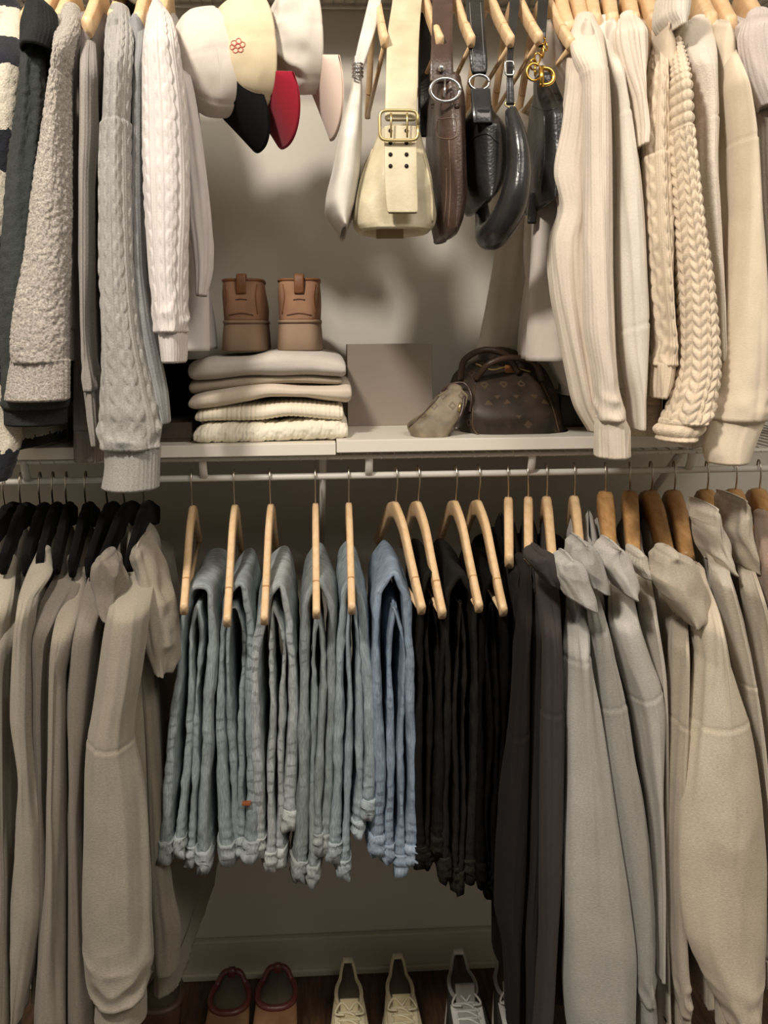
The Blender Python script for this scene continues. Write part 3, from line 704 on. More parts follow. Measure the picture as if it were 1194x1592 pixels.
# ---- lower right: black, grey and cream hoodies
GR = 'hoodies on the right of the lower rod'
RH = [(790, 792, 870), (821, 822, 868), (850, 862, 870), (893, 893, 850), (941, 938, 862), (979, 974, 872), (1012, 1034, 872), (1048, 1062, 872), (1099, 1118, 872), (1143, 1165, 872), (1180, 1205, 872)]
ROW = ['first', 'second', 'third', 'fourth', 'fifth', 'sixth', 'seventh', 'eighth', 'ninth', 'tenth', 'last']
for i, (hk, ex, ey) in enumerate(RH):
    hanger(hk, (ex + (0 if i < 3 else 14)) * 0.75 + hk * 0.25, 880, '%s wooden coat hanger right of the black jeans, %s of its row' % ('pale' if i < 4 else 'golden', ROW[i]), M['wood'] if i < 4 else M['wood_dark'], GH, tw=0.008 if i < 4 else 0.012, th=0.014, bar=False, Ye=-0.465, head=1.25 if i < 4 else 1.7)
RR = [
 dict(hook=778, c=(18, 17, 17), sleeve=[(830, 752, 782), (880, 758, 792), (960, 768, 798), (1100, 772, 800), (1250, 770, 806), (1400, 764, 800), (1475, 764, 792)], Y=-0.43, hem_py=1460, label='black top hanging right behind the last black jeans'),
 dict(hook=790, c=(36, 33, 32), sleeve=[(868, 796, 822), (900, 805, 828), (1000, 799, 824), (1080, 793, 822), (1140, 788, 821), (1240, 776, 820), (1330, 770, 818), (1400, 768, 814), (1470, 780, 808), (1590, 785, 806)], Y=-0.55, hem_py=1480, seams=[(1130, -0.6)], label='black hoodie with a slanted sleeve seam, left of the charcoal hoodie'),
 dict(hook=821, c=(44, 41, 40), sleeve=[(880, 818, 842), (1000, 818, 842), (1150, 816, 842), (1300, 812, 840), (1450, 800, 838), (1600, 800, 834)], Y=-0.54, hem_py=1500, label='narrow dark sleeve of a sooty sweatshirt between black and charcoal hoodies'),
 dict(hook=850, c=(66, 60, 58), sleeve=[(884, 828, 862), (920, 832, 870), (960, 837, 872), (1040, 838, 874), (1100, 837, 875), (1200, 836, 876), (1350, 834, 873), (1450, 833, 866), (1540, 829, 862), (1600, 824, 856)], Y=-0.575, hem_py=1520, seams=[(1096, -0.3)], hood=[([(855, 822, 850), (865, 814, 864), (884, 817, 874), (902, 832, 878)], -0.575, 0.04)], label='charcoal hoodie with folded hood, rightmost of the dark tops'),
 dict(hook=893, c=(178, 175, 168), sleeve=[(925, 880, 908), (970, 878, 916), (1016, 876, 918), (1100, 876, 932), (1200, 877, 948), (1300, 873, 963), (1400, 870, 978), (1500, 870, 988), (1600, 882, 986)], Y=-0.585, hem_py=1540, seams=[(1018, -0.25)], hood=[([(862, 868, 890), (872, 857, 904), (892, 855, 916), (912, 860, 924), (930, 868, 926)], -0.60, 0.035)], label='heather grey hoodie with a bunched hood, first of the light hoodies'),
 dict(hook=915, c=(166, 163, 156), sleeve=[(885, 896, 922), (920, 906, 934), (960, 912, 946), (1010, 916, 958), (1085, 922, 976), (1150, 928, 987), (1250, 944, 1006), (1350, 959, 1016), (1450, 973, 1021), (1540, 981, 1021)], Y=-0.57, hem_py=1540, seams=[(1085, -0.3)], cuff=[(1540, 984, 1020), (1600, 986, 1022)], hood=[([(838, 890, 908), (848, 880, 922), (868, 878, 934), (890, 883, 942), (906, 892, 944)], -0.575, 0.04)], label='grey hoodie with a slanted sleeve seam, second of the light hoodies'),
 dict(hook=941, c=(190, 185, 176), sleeve=[(890, 945, 978), (960, 945, 992), (1020, 955, 1012), (1070, 970, 1030), (1110, 980, 1034), (1200, 992, 1032), (1300, 1004, 1029), (1400, 1010, 1026), (1500, 1012, 1024)], Y=-0.56, hem_py=1530, seams=[(1073, -0.3)], hood=[([(843, 936, 960), (853, 924, 978), (875, 920, 992), (900, 930, 1000), (918, 946, 998)], -0.57, 0.045)], label='pale grey hoodie with a thick folded hood, third of the light hoodies'),
 dict(hook=979, c=(196, 188, 174), sleeve=[(868, 984, 1010), (910, 988, 1018), (960, 992, 1022), (1050, 1004, 1034), (1120, 1008, 1036), (1250, 1012, 1036), (1400, 1014, 1034), (1590, 1020, 1036)], Y=-0.54, hem_py=1520, collar=[([(855, 975, 1000), (870, 972, 1010), (890, 985, 1012)], -0.55, 0.035)], label='off-white sweatshirt squeezed between pale grey and beige hoodies'),
 dict(hook=1012, c=(188, 176, 158), sleeve=[(920, 1036, 1072), (980, 1042, 1070), (1050, 1042, 1068), (1115, 1041, 1064), (1200, 1034, 1062), (1350, 1027, 1062), (1450, 1029, 1068), (1520, 1038, 1070), (1555, 1046, 1069)], Y=-0.57, hem_py=1520, seams=[(1115, -0.2)], cuff=[(1552, 1048, 1068), (1600, 1047, 1071)], cuff_knit='fine', hood=[([(858, 1014, 1060), (870, 1006, 1078), (900, 1006, 1092), (935, 1020, 1096), (964, 1044, 1088)], -0.585, 0.04)], label='beige hoodie with a wide hood laid open over its shoulder'),
 dict(hook=1048, c=(212, 199, 178), sleeve=[(880, 1070, 1098), (930, 1078, 1110), (1000, 1076, 1128), (1060, 1072, 1146), (1110, 1067, 1162), (1160, 1061, 1171), (1250, 1054, 1182), (1350, 1050, 1192), (1430, 1055, 1193), (1500, 1078, 1192), (1550, 1100, 1186), (1568, 1108, 1180)], Y=-0.60, hem_py=1530, seams=[(1110, -0.15)], cuff=[(1564, 1112, 1180), (1600, 1110, 1184)], cuff_knit='fine', ry=0.05, label='big cream sweatshirt with a ballooning sleeve in the lower right', fold=0.011),
 dict(hook=1099, c=(200, 190, 174), sleeve=[(845, 1094, 1126), (900, 1104, 1140), (960, 1118, 1156), (1055, 1142, 1172), (1150, 1160, 1180), (1300, 1176, 1192)], Y=-0.575, hem_py=1500, seams=[(1057, -0.2)], hood=[([(782, 1084, 1102), (794, 1072, 1116), (825, 1070, 1132), (860, 1082, 1142), (880, 1096, 1146)], -0.52, 0.05)], label='oat hoodie behind the big cream sweatshirt, hood standing up'),
 dict(hook=1143, c=(192, 180, 162), sleeve=[(850, 1140, 1168), (900, 1150, 1178), (1000, 1166, 1200), (1200, 1184, 1215), (1400, 1190, 1225)], Y=-0.565, hem_py=1500, hood=[([(770, 1128, 1146), (784, 1114, 1160), (820, 1110, 1170), (855, 1122, 1176), (880, 1138, 1178)], -0.50, 0.05)], label='cream hoodie with a rounded hood, second from the right edge'),
 dict(hook=1180, c=(160, 138, 122), sleeve=[(800, 1168, 1200), (900, 1174, 1212), (1010, 1172, 1220), (1100, 1170, 1225), (1250, 1180, 1230), (1400, 1190, 1230)], Y=-0.545, hem_py=1450, label='dusty pink fleece top at the far right edge of the lower rod', kind='marl'),
]
for i, d in enumerate(RR):
    is_h = 'hood' in d
    top('hoodie' if is_h else 'sweatshirt', d['label'], 'hoodie' if is_h else 'sweatshirt', GR, d['hook'], fab(d['c'], d.get('kind', 'fleece'), 0.16 if d['c'][0] > 100 else 0.1), d['sleeve'], Y=d['Y'], ry=d.get('ry', 0.036),
        hem_py=d['hem_py'], seed=30 + i, hood=d.get('hood'), collar=d.get('collar'), seams=d.get('seams', ()), cuff=d.get('cuff'), cuff_knit=d.get('cuff_knit', 'fine'), fold=d.get('fold', 0.007), th=0.016, n=200, m=80)

# ---- upper left: grey knits
GU = 'knitwear on the left of the upper rod'
UH = [(70, 40, 12), (88, 62, 18), (118, 90, 16), (160, 136, 20), (196, 176, 10), (228, 216, 12), (262, 250, 10)]
for i, (hk, ex, ey) in enumerate(UH):
    hanger(hk, ex, ey + 30, 'pale wooden hanger over the %s knit from the left on the upper rod' % ['striped first', 'charcoal second', 'oatmeal third', 'thin grey fourth', 'grey cabled fifth', 'plain grey sixth', 'white cabled seventh'][i], M['wood'], 'wooden hangers on the upper rod', rod_z=ZU, pyr=PYU, bar=False, Ye=-0.50, tw=0.009, th=0.015, head=1.3)
striped = stripes_mat('striped_boucle', srgb(214, 204, 186), srgb(30, 32, 40), 0.172, 0.60, 0.89)
mk = lambda u, v: marl(u, v, 0.0016)
top('striped_sweater', 'cream and navy striped boucle sweater at the far left edge of the upper rod', 'sweater', GU, 70, striped,
    [(10, -26, 34), (60, -36, 40), (150, -46, 34), (300, -56, 22), (450, -56, 20), (600, -50, 36), (680, -44, 40), (742, -40, 24)], Y=-0.525, ry=0.036, upper=True, hem_py=700, seed=50, knit=mk, hem=False)
top('sweater', 'charcoal felted sweater with a turned collar, second from the left above', 'sweater', GU, 88, fab((62, 66, 64), 'felt', 0.3, None, 0.8),
    [(20, 40, 88), (80, 34, 72), (150, 26, 74), (250, 12, 68), (350, 4, 64), (450, -2, 72), (550, 0, 92), (600, 4, 104), (632, 6, 105)], Y=-0.55, ry=0.034, upper=True, hem_py=640, seed=51, knit=lambda u, v: marl(u, v, 0.002),
    cuff=[(618, 5, 105), (658, 6, 105)], cuff_mat=fab((46, 48, 48), 'felt', 0.3, None, 0.8), cuff_knit='fine',
    collar=[([(4, 46, 80), (20, 36, 90), (50, 29, 93), (78, 29, 86)], -0.565, 0.04)])
top('sweater', 'oatmeal grey marled sweater with a wide ribbed cuff, third from the left above', 'sweater', GU, 118, fab((160, 150, 140), 'marl', 0.42, (205, 196, 186), 1.0),
    [(16, 96, 128), (40, 87, 126), (80, 82, 116), (120, 78, 112), (200, 66, 112), (300, 50, 112), (400, 38, 112), (480, 22, 110), (540, 17, 109), (562, 18, 108)], Y=-0.58, ry=0.04, upper=True, hem_py=560, seed=52, seams=[(118, 0.15)], knit=mk, n=240, m=128,
    cuff=[(558, 19, 108), (600, 13, 109), (620, 11, 109)], cuff_knit=lambda u, v: rib(u, v, 0.0105, 0.0042) + marl(u, v, 0.0006), fold=0.004, bunch=0.0015)
top('sweater', 'thin grey sweater between oatmeal and cabled grey knits', 'sweater', GU, 160, fab((150, 143, 136), 'knit', 0.2),
    [(48, 126, 150), (80, 124, 152), (200, 123, 153), (300, 122, 149), (400, 122, 149), (500, 126, 148), (560, 128, 151), (605, 131, 155)], Y=-0.55, ry=0.03, upper=True, hem_py=712, seed=53, cuff=[(600, 131, 155), (650, 137, 158), (690, 143, 161)], th=0.024, th_b=0.03, front_px=132,
    body_mat=fab((136, 126, 120), 'knit', 0.15), Yf=-0.50)
top('sweater', 'grey cable-knit sweater with a deep ribbed cuff hanging below the shelf edge', 'sweater', GU, 196, fab((158, 155, 150), 'knit', 0.22),
    [(18, 168, 204), (60, 165, 206), (120, 165, 205), (185, 163, 203), (200, 159, 204), (300, 157, 205), (400, 157, 208), (500, 156, 216), (600, 156, 236), (670, 157, 249), (694, 160, 249)], Y=-0.585, ry=0.04, upper=True, hem_py=640, seed=54, seams=[(192, -0.15)], knit=lambda u, v: cable(u, v, 0.030, 0.003), n=300, m=160,
    cuff=[(690, 161, 249), (720, 162, 247), (757, 158, 246)], cuff_knit=lambda u, v: rib(u, v, 0.0085, 0.0028), collar=[([(-22, 180, 220), (-5, 172, 226), (14, 176, 222)], -0.42, 0.06)])
top('sweater', 'plain grey sweater tucked between cabled grey and white knits', 'sweater', GU, 228, fab((146, 146, 146), 'knit', 0.2),
    [(22, 212, 230), (60, 210, 230), (130, 207, 228), (300, 203, 226), (400, 204, 228), (500, 208, 240), (560, 216, 252), (610, 230, 262), (655, 248, 268)], Y=-0.555, ry=0.028, upper=True, hem_py=560, seed=55)
top('sweater', 'white cable-knit sweater with a short cuff, right of the grey knits', 'sweater', GU, 262, fab((210, 202, 197), 'knit', 0.06),
    [(8, 234, 256), (30, 227, 268), (100, 222, 281), (200, 221, 292), (300, 224, 295), (400, 230, 292), (470, 238, 291), (515, 245, 291)], Y=-0.585, ry=0.042, upper=True, hem_py=440, seed=56, rear=False, knit=lambda u, v: cable(u, v, 0.034, 0.0022), n=280, m=150,
    cuff=[(512, 246, 291), (545, 250, 291), (561, 252, 290)], cuff_knit=lambda u, v: rib(u, v, 0.006, 0.0013), th=0.022)
top('shirt', 'pale lilac ribbed top hanging just right of the white cable knit', 'shirt', GU, 276, fab((206, 198, 196), 'fine', 0.06),
    [(80, 262, 288), (150, 272, 306), (250, 282, 322), (340, 290, 332), (380, 298, 333), (420, 304, 330), (458, 306, 322)], Y=-0.50, ry=0.025, upper=True, hem_py=545, seed=57, rear=False, knit=lambda u, v: rib(u, v, 0.009, 0.0016), th=0.024, th_b=0.04, flare=0.05, front_px=300, Yf=-0.44, hem=False, z_top=2.02)

# ---- upper right: cream knits
GC = 'cream knitwear on the right of the upper rod'
VH = [(862, 884, 60), (893, 905, 46), (915, 925, 46), (944, 952, 46), (973, 985, 46), (1000, 1016, 46), (1080, 1105, 46), (1108, 1135, 50), (1150, 1180, 46)]
for i, (hk, ex, ey) in enumerate(VH):
    hanger(hk, ex, ey, 'pale wooden hanger over the cream knits, %s of its row from the left' % ROW[i], M['wood'], 'wooden hangers on the upper rod', rod_z=ZU, pyr=PYU, bar=False, Ye=-0.48, tw=0.011, th=0.016, head=1.5)
top('sweater', 'cream fleece sweater with a bulging sleeve, leftmost of the cream knits', 'sweater', GC, 875, fab((215, 202, 185), 'knit', 0.06),
    [(48, 884, 912), (110, 878, 920), (200, 866, 920), (275, 852, 920), (325, 862, 920), (380, 848, 920), (450, 854, 922), (520, 867, 926), (580, 880, 930), (625, 890, 934), (668, 910, 936)], Y=-0.545, ry=0.032, upper=True, hem_py=560, seed=60, fold=0.009, th=0.026, th_b=0.05, Yf=-0.46, front_px=858, flare=-0.09, hem=False, body_mat=fab((214, 204, 193), 'fine', 0.05))
top('cardigan', 'long cream cardigan with a flat wide cuff below the shelf edge', 'cardigan', GC, 893, fab((219, 206, 189), 'knit', 0.06),
    [(32, 890, 928), (60, 884, 942), (130, 900, 949), (250, 899, 951), (400, 902, 953), (500, 904, 956), (600, 918, 960), (650, 922, 970)], Y=-0.585, ry=0.036, upper=True, hem_py=560, seed=61, seams=[(110, -0.1)],
    cuff=[(646, 923, 970), (670, 921, 980), (708, 922, 981)], cuff_knit='fine', th=0.02)
top('sweater', 'off-white brushed sweater right of the long cardigan', 'sweater', GC, 930, fab((221, 212, 198), 'marl', 0.06),
    [(36, 920, 958), (80, 932, 964), (170, 950, 980), (250, 954, 993), (330, 956, 1000), (420, 958, 1005), (500, 960, 1009), (560, 966, 1007), (610, 974, 1004), (665, 980, 1000)], Y=-0.565, ry=0.03, upper=True, hem_py=600, seed=62, seams=[(177, -0.1), (506, -0.3)])
top('sweater', 'short cream ribbed knit with a rounded shoulder', 'sweater', GC, 955, fab((223, 210, 193), 'knit', 0.05),
    [(28, 960, 994), (60, 955, 1004), (100, 962, 1006), (150, 976, 1006), (200, 986, 1004), (228, 989, 998)], Y=-0.575, ry=0.03, upper=True, hem_py=420, seed=63, knit=lambda u, v: rib(u, v, 0.011, 0.003), n=120, m=128, th=0.014)
top('sweater', 'cream cable sweater with a ribbed cuff, left of the chunky knit', 'sweater', GC, 988, fab((214, 197, 174), 'knit', 0.08),
    [(56, 1014, 1034), (100, 1010, 1034), (160, 1003, 1036), (238, 999, 1040), (260, 1000, 1040), (350, 1004, 1043), (450, 1010, 1049), (540, 1017, 1053), (566, 1016, 1052)], Y=-0.57, ry=0.03, upper=True, hem_py=672, seed=64, seams=[(240, -0.1)], knit=lambda u, v: cable(u, v, 0.03, 0.004), n=260, m=128,
    cuff=[(562, 1014, 1051), (590, 1012, 1046), (616, 1011, 1036)], th=0.026, th_b=0.034, body_mat=fab((204, 184, 156), 'marl', 0.3), Yf=-0.50, front_px=1006)
CH = fab((221, 204, 180), 'marl', 0.08, None, 0.8)
vsw = 0.27
top('sweater', 'chunky hand-knit cream sweater with thick braided stitches', 'sweater', GC, 1010, CH,
    [(58, 1032, 1056), (80, 1035, 1060), (120, 1036, 1064), (160, 1037, 1066), (220, 1036, 1072), (270, 1039, 1079), (360, 1045, 1092), (450, 1053, 1106), (520, 1055, 1113), (570, 1054, 1116), (620, 1044, 1107), (655, 1032, 1098)], Y=-0.60, ry=0.042, upper=True, hem_py=560, seed=65,
    knit=lambda u, v: np.where(v < 0.235, garter(u, v), chunky(u, v)), n=420, m=200, fold=0.003,
    cuff=[(650, 1030, 1098), (668, 1020, 1090), (682, 1022, 1080)], cuff_knit=lambda u, v: garter(u, v, 0.02, 0.006))
top('turtleneck', 'white turtleneck sweater with a rolled neck at the top edge', 'sweater', GC, 1040, fab((223, 214, 200), 'knit', 0.05),
    [(40, 1050, 1078), (90, 1062, 1084), (180, 1070, 1090), (300, 1078, 1096), (420, 1085, 1100)], Y=-0.53, ry=0.026, upper=True, hem_py=600, seed=66, collar=[([(-30, 1024, 1066), (0, 1016, 1074), (28, 1014, 1072), (52, 1024, 1066)], -0.545, 0.045)])
top('sweater', 'cream teddy fleece sweater right of the chunky knit', 'sweater', GC, 1055, fab((219, 208, 193), 'marl', 0.1, None, 0.8),
    [(36, 1068, 1108), (70, 1062, 1114), (120, 1074, 1117), (180, 1080, 1119), (260, 1080, 1117), (350, 1086, 1119), (450, 1096, 1122), (560, 1100, 1124)], Y=-0.57, ry=0.032, upper=True, hem_py=690, seed=67, seams=[(185, -0.1)], th=0.02, th_b=0.03, front_px=1082)
top('sweatshirt', 'pale cream sweatshirt with dropped shoulder at the right, cuff over the rod', 'sweatshirt', GC, 1085, fab((223, 208, 185), 'fleece', 0.05),
    [(58, 1113, 1140), (90, 1118, 1148), (150, 1127, 1160), (215, 1130, 1174), (300, 1131, 1182), (400, 1129, 1190), (500, 1124, 1196), (600, 1113, 1198), (650, 1101, 1194)], Y=-0.595, ry=0.042, upper=True, hem_py=680, seed=68, seams=[(220, -0.1)], cuff=[(645, 1100, 1192), (670, 1096, 1182), (700, 1091, 1170), (716, 1094, 1164)], cuff_knit='fine', cuffY=-0.595, th=0.02)
top('cardigan', 'lilac grey ribbed knit folded short at the top right corner', 'cardigan', GC, 1130, fab((206, 194, 188), 'knit', 0.08),
    [(26, 1158, 1204), (60, 1147, 1212), (100, 1152, 1218), (140, 1162, 1220), (165, 1172, 1222)], Y=-0.58, ry=0.03, upper=True, hem_py=200, seed=69, knit=lambda u, v: rib(u, v, 0.008, 0.0014), n=120, m=128)
top('sweater', 'grey sweater at the right edge under the lilac grey knit', 'sweater', GC, 1165, fab((168, 158, 146), 'knit', 0.12),
    [(120, 1172, 1214), (200, 1168, 1222), (350, 1174, 1232), (500, 1184, 1240), (620, 1190, 1240)], Y=-0.55, ry=0.03, upper=True, hem_py=620, seed=70)
# two pale shirts whose backs show behind the black bags
def back_shirt(label, rows, Y, ry, c, seed):
    t = thing('shirt', label, 'shirt', group='pale shirts behind the cream knits')
    loft('body', rows, fab(c, 'fine', 0.05), t, Y=Y, ry=ry, fold=0.010, seed=seed, n=100, m=72, fv=1.5)
    c0 = at((rows[0][1] + rows[0][2]) / 2, rows[0][0], Y)
    loft('hem_band', [(rows[-1][0] - 8, rows[-1][1] + 2, rows[-1][2] - 1), (rows[-1][0] + 6, rows[-1][1] + 3, rows[-1][2])], fab(c, 'fine', 0.05), t, Y=Y, ry=ry, fold=0.004, seed=seed, n=12, m=60, top='flat')
    settle(t)
back_shirt('white shirt tail seen between the black bags and cream knits, nearest the wall', [(180, 800, 850), (300, 786, 846), (400, 768, 842), (480, 754, 834), (545, 740, 828)], -0.16, 0.035, (208, 200, 186), 80)
back_shirt('white shirt tail just left of the bulging cream sleeve', [(140, 846, 890), (300, 822, 884), (400, 812, 884), (500, 822, 890), (580, 852, 896), (605, 866, 898)], -0.26, 0.04, (222, 212, 198), 81)

# ------------------------------------------------------------------ surface helpers
from mathutils.bvhtree import BVHTree
def proj(p):
    v = np.asarray(p, float) - CAM; d = v @ _f
    return PPX + FPX * (v @ _r) / d, PPY - FPX * (v @ _u) / d
def bvh(o):
    me = o.data
    return BVHTree.FromPolygons([v.co.copy() for v in me.vertices], [tuple(p.vertices) for p in me.polygons])
def on(tree, px, py, lift=0.001, fallback=None):
    d = at(px, py, 0.0) - CAM; d /= np.linalg.norm(d)
    h = tree.ray_cast(Vector(CAM), Vector(d))
    if h[0] is None:
        return at(px, py, fallback) if fallback is not None else None
    return np.array(h[0]) - d * lift
def stitch(name, tree, pts, r, mat, parent, n=30, lift=0.0006, fallback=-0.5):
    p2 = smooth_path([(a, b, 0) for a, b in pts], n)
    return tube(name, [on(tree, a, b, lift, fallback) for a, b, _ in p2], r, mat, parent, 6)
def ring_pts(c, e1, e2, r1, r2, r, n=28, k=8, power=1.0):
    """closed torus-like ring"""
    q = np.linspace(0, 2 * math.pi, n + 1)
    f = lambda v: np.sign(v) * np.abs(v) ** power
    path = np.asarray(c) + np.outer(f(np.cos(q)) * r1, e1) + np.outer(f(np.sin(q)) * r2, e2)
    return tube_pts(path, r, k)
EX, EY, EZ = np.eye(3)

# ------------------------------------------------------------------ bag hangers on the upper rod
GBG = 'wooden hangers for the bags'
for i, (ex, ey, nx_, lab) in enumerate([(598, 70, 581, 'white shoulder bag'), (684, 70, 652, 'cream buckle bag'), (733, 70, 700, 'brown leather bag'), (794, 70, 752, 'black ring bag'), (838, 66, 795, 'black crescent bag'), (887, 74, 838, 'black bag with gold letters')]):
    hanger(nx_, ex, ey, 'pale wooden trouser hanger with empty bar beside the ' + lab, M['wood'], GBG, rod_z=ZU, pyr=PYU, tw=0.0065, th=0.012)

# ------------------------------------------------------------------ bags
LW = leather('white_leather', srgb(208, 203, 194), 0.45, 0.12)
LC = leather('cream_leather', srgb(208, 196, 164), 0.5, 0.2, srgb(220, 208, 178))
LBR = leather('brown_leather', srgb(62, 46, 40), 0.36, 0.35, srgb(84, 64, 56))
LBK = leather('black_leather', srgb(30, 29, 29), 0.32, 0.3, srgb(46, 45, 45))
LBK2 = leather('smooth_black_leather', srgb(34, 34, 36), 0.27, 0.15, srgb(44, 44, 46))
GB = 'handbags on the upper rod'
def strap(t, rows, mat, Yt, Yb, ry=0.003, name='strap', ytl=0.9, **k):
    return loft(name, rows, mat, t, Y=Yb, Ytop=Yt, ytl=ytl, ry=ry, fold=0.0008, n=60, m=32, top='flat', power=0.55, end='tuck', **k)

t = thing('handbag', 'white leather shoulder bag seen edge-on, leftmost of the hanging bags', 'bag', group=GB)
strap(t, [(-60, 588, 606), (-20, 578, 596), (30, 566, 588), (80, 554, 574), (106, 549, 565)], LW, -0.36, -0.50, 0.005)
rg = joined('ring', [ring_pts(at(556, y, -0.50), EX, EY, 0.0085, 0.010, 0.0018) for y in (101, 107, 113, 119)], M['chrome'], t)
o = loft('body', [(116, 548, 563), (140, 545, 563), (200, 530, 562), (270, 516, 560), (325, 505, 553), (345, 515, 546), (362, 529, 539)], LW, t, Y=-0.47, ry=lambda q: 0.02 + 0.09 * sstep(q, 0, 0.5), fold=0.002, n=120, m=80, power=0.8, end='tuck', seed=3, corr=False)
settle(t)

t = thing('handbag', 'cream leather bag with a broad strap and a square double-prong buckle', 'bag', group=GB)
strap(t, [(-60, 616, 664), (0, 610, 656), (60, 602, 652), (120, 600, 650), (185, 598, 648)], LC, -0.37, -0.585, 0.004)
o = loft('body', [(214, 584, 656), (230, 576, 660), (260, 565, 668), (300, 554, 676), (335, 548, 678), (352, 550, 675), (360, 556, 669)], LC, t, Y=-0.51, ry=lambda q: 0.03 + 0.03 * sstep(q, 0, 0.5), fold=0.005, n=120, m=96, power=0.7, end='tuck', seed=6, ff=1.6, fv=14)
tr = bvh(o)
stitch('piping', tr, [(580, 232), (566, 265), (556, 305), (552, 345)], 0.0022, LC, t, fallback=-0.52)
stitch('piping', tr, [(656, 232), (664, 265), (671, 305), (672, 345)], 0.0022, LC, t, fallback=-0.52)
o = strap(t, [(196, 598, 648), (230, 597, 648), (280, 598, 649), (322, 601, 650), (329, 602, 650)], LC, -0.588, -0.588, 0.004, name='strap_end')
tr = bvh(o)
hl = []
for px in (607, 632):
    for py in (203, 222, 240, 258):
        p = on(tr, px, py, 0.0008, -0.592); hl.append(np.stack([p + 0.0033 * (math.cos(q) * EX + math.sin(q) * EZ) for q in np.linspace(0, 2 * math.pi, 10, endpoint=False)]))
joined('eyelets', [np.stack([h_ + EY * 0.0006, h_ - EY * 0.0006]) for h_ in hl], M['dark'], t)
c = at(620, 195, -0.597)
joined('buckle', [ring_pts(c, EX, EZ, 0.030, 0.0235, 0.0026, 48, 8, 0.35)], M['oldgold'], t)
for px in (608, 633):
    joined('prong', [tube_pts([at(px, 176, -0.599), at(px, 184, -0.602), at(px, 214, -0.600)], 0.0017, 6)], M['oldgold'], t)
box('tag', at(585, 371, -0.5), at(627, 356, -0.496), leather('tan_tag', srgb(150, 128, 92), 0.6), t, 0.001)
settle(t)

t = thing('handbag', 'dark brown leather bag with a silver ring buckle and stitched tab', 'bag', group=GB)
strap(t, [(-60, 672, 706), (0, 672, 704), (60, 671, 704), (110, 668, 705), (126, 668, 706)], LBR, -0.38, -0.55, 0.004)
strap(t, [(-60, 652, 668), (40, 652, 670), (120, 650, 672), (210, 650, 674)], LBK, -0.30, -0.42, 0.004)
o = loft('body', [(142, 668, 714), (170, 668, 716), (200, 667, 717), (250, 672, 719), (300, 678, 718), (345, 676, 712), (366, 680, 704)], LBR, t, Y=-0.47, ry=lambda q: 0.085 + 0.02 * sstep(q, 0, 0.4), fold=0.006, n=140, m=96, power=0.85, end='round', seed=7, ff=1.8, fv=8, corr=False)
tr = bvh(o)
joined('ring_buckle', [ring_pts(at(692, 140, -0.575), EX, EZ, 0.0235, 0.0185, 0.0032, 40)], M['chrome'], t)
joined('prong', [tube_pts([at(692, 124, -0.578), at(691, 150, -0.585)], 0.0018, 6)], M['chrome'], t)
joined('rivet', [tube_pts([at(686, 106, -0.553), at(686, 106, -0.560)], 0.0062, 14)], M['chrome'], t)
a_ = [on(tr, x, y, 0.004, -0.55) for x, y in ((672, 165), (712, 165))]
tube('keeper', [a_[0], (a_[0] + a_[1]) / 2 - EY * 0.004, a_[1]], 0.004, LBR, t, 8)
for pts in ([(680, 185), (681, 212), (708, 213), (709, 186), (680, 185)], [(698, 218), (700, 260), (700, 300), (697, 355)], [(694, 262), (694, 300), (690, 352)]):
    stitch('stitching', tr, pts, 0.0009, leather('tan_thread', srgb(110, 90, 76)), t, 40)
settle(t)

t = thing('handbag', 'black leather bag with a large silver ring joining strap and body', 'bag', group=GB)
o = strap(t, [(-60, 722, 750), (0, 724, 752), (60, 728, 756), (104, 731, 758), (112, 733, 757)], LBK, -0.38, -0.53, 0.0045)
tr = bvh(o)
for dx in (5, 22):
    stitch('stitching', tr, [(725 + dx, 4), (728 + dx, 50), (731 + dx, 100)], 0.0007, leather('grey_thread', srgb(120, 118, 116)), t, 24)
joined('ring', [ring_pts(at(745, 128, -0.53), EX, EZ, 0.0165, 0.0125, 0.0026, 40)], M['chrome'], t)
strap(t, [(138, 731, 762), (165, 733, 764), (190, 736, 766)], LBK2, -0.535, -0.55, 0.004, name='tab')
o = loft('body', [(176, 728, 764), (200, 716, 776), (250, 718, 780), (290, 720, 776), (312, 728, 764), (322, 734, 752)], LBK, t, Y=-0.45, ry=lambda q: 0.05 + 0.05 * sstep(q, 0, 0.3), fold=0.005, n=110, m=96, power=0.85, end='round', seed=9, corr=False)
stitch('piping', bvh(o), [(724, 232), (740, 212), (758, 208), (774, 222)], 0.0016, LBK2, t)
settle(t)

t = thing('handbag', 'smooth black crescent bag on a thin strap with a tiny silver buckle', 'bag', group=GB)
strap(t, [(-60, 792, 808), (0, 792, 808), (50, 790, 803), (100, 788, 798), (160, 787, 800)], LBK2, -0.38, -0.56, 0.003)
joined('buckle', [ring_pts(at(792, 106, -0.562), EX, EZ, 0.007, 0.011, 0.0016, 32, 6, 0.4)], M['chrome'], t)
joined('ring', [ring_pts(at(793, 162, -0.56), EX, EZ, 0.008, 0.005, 0.0014, 24, 6)], M['oldgold'], t)
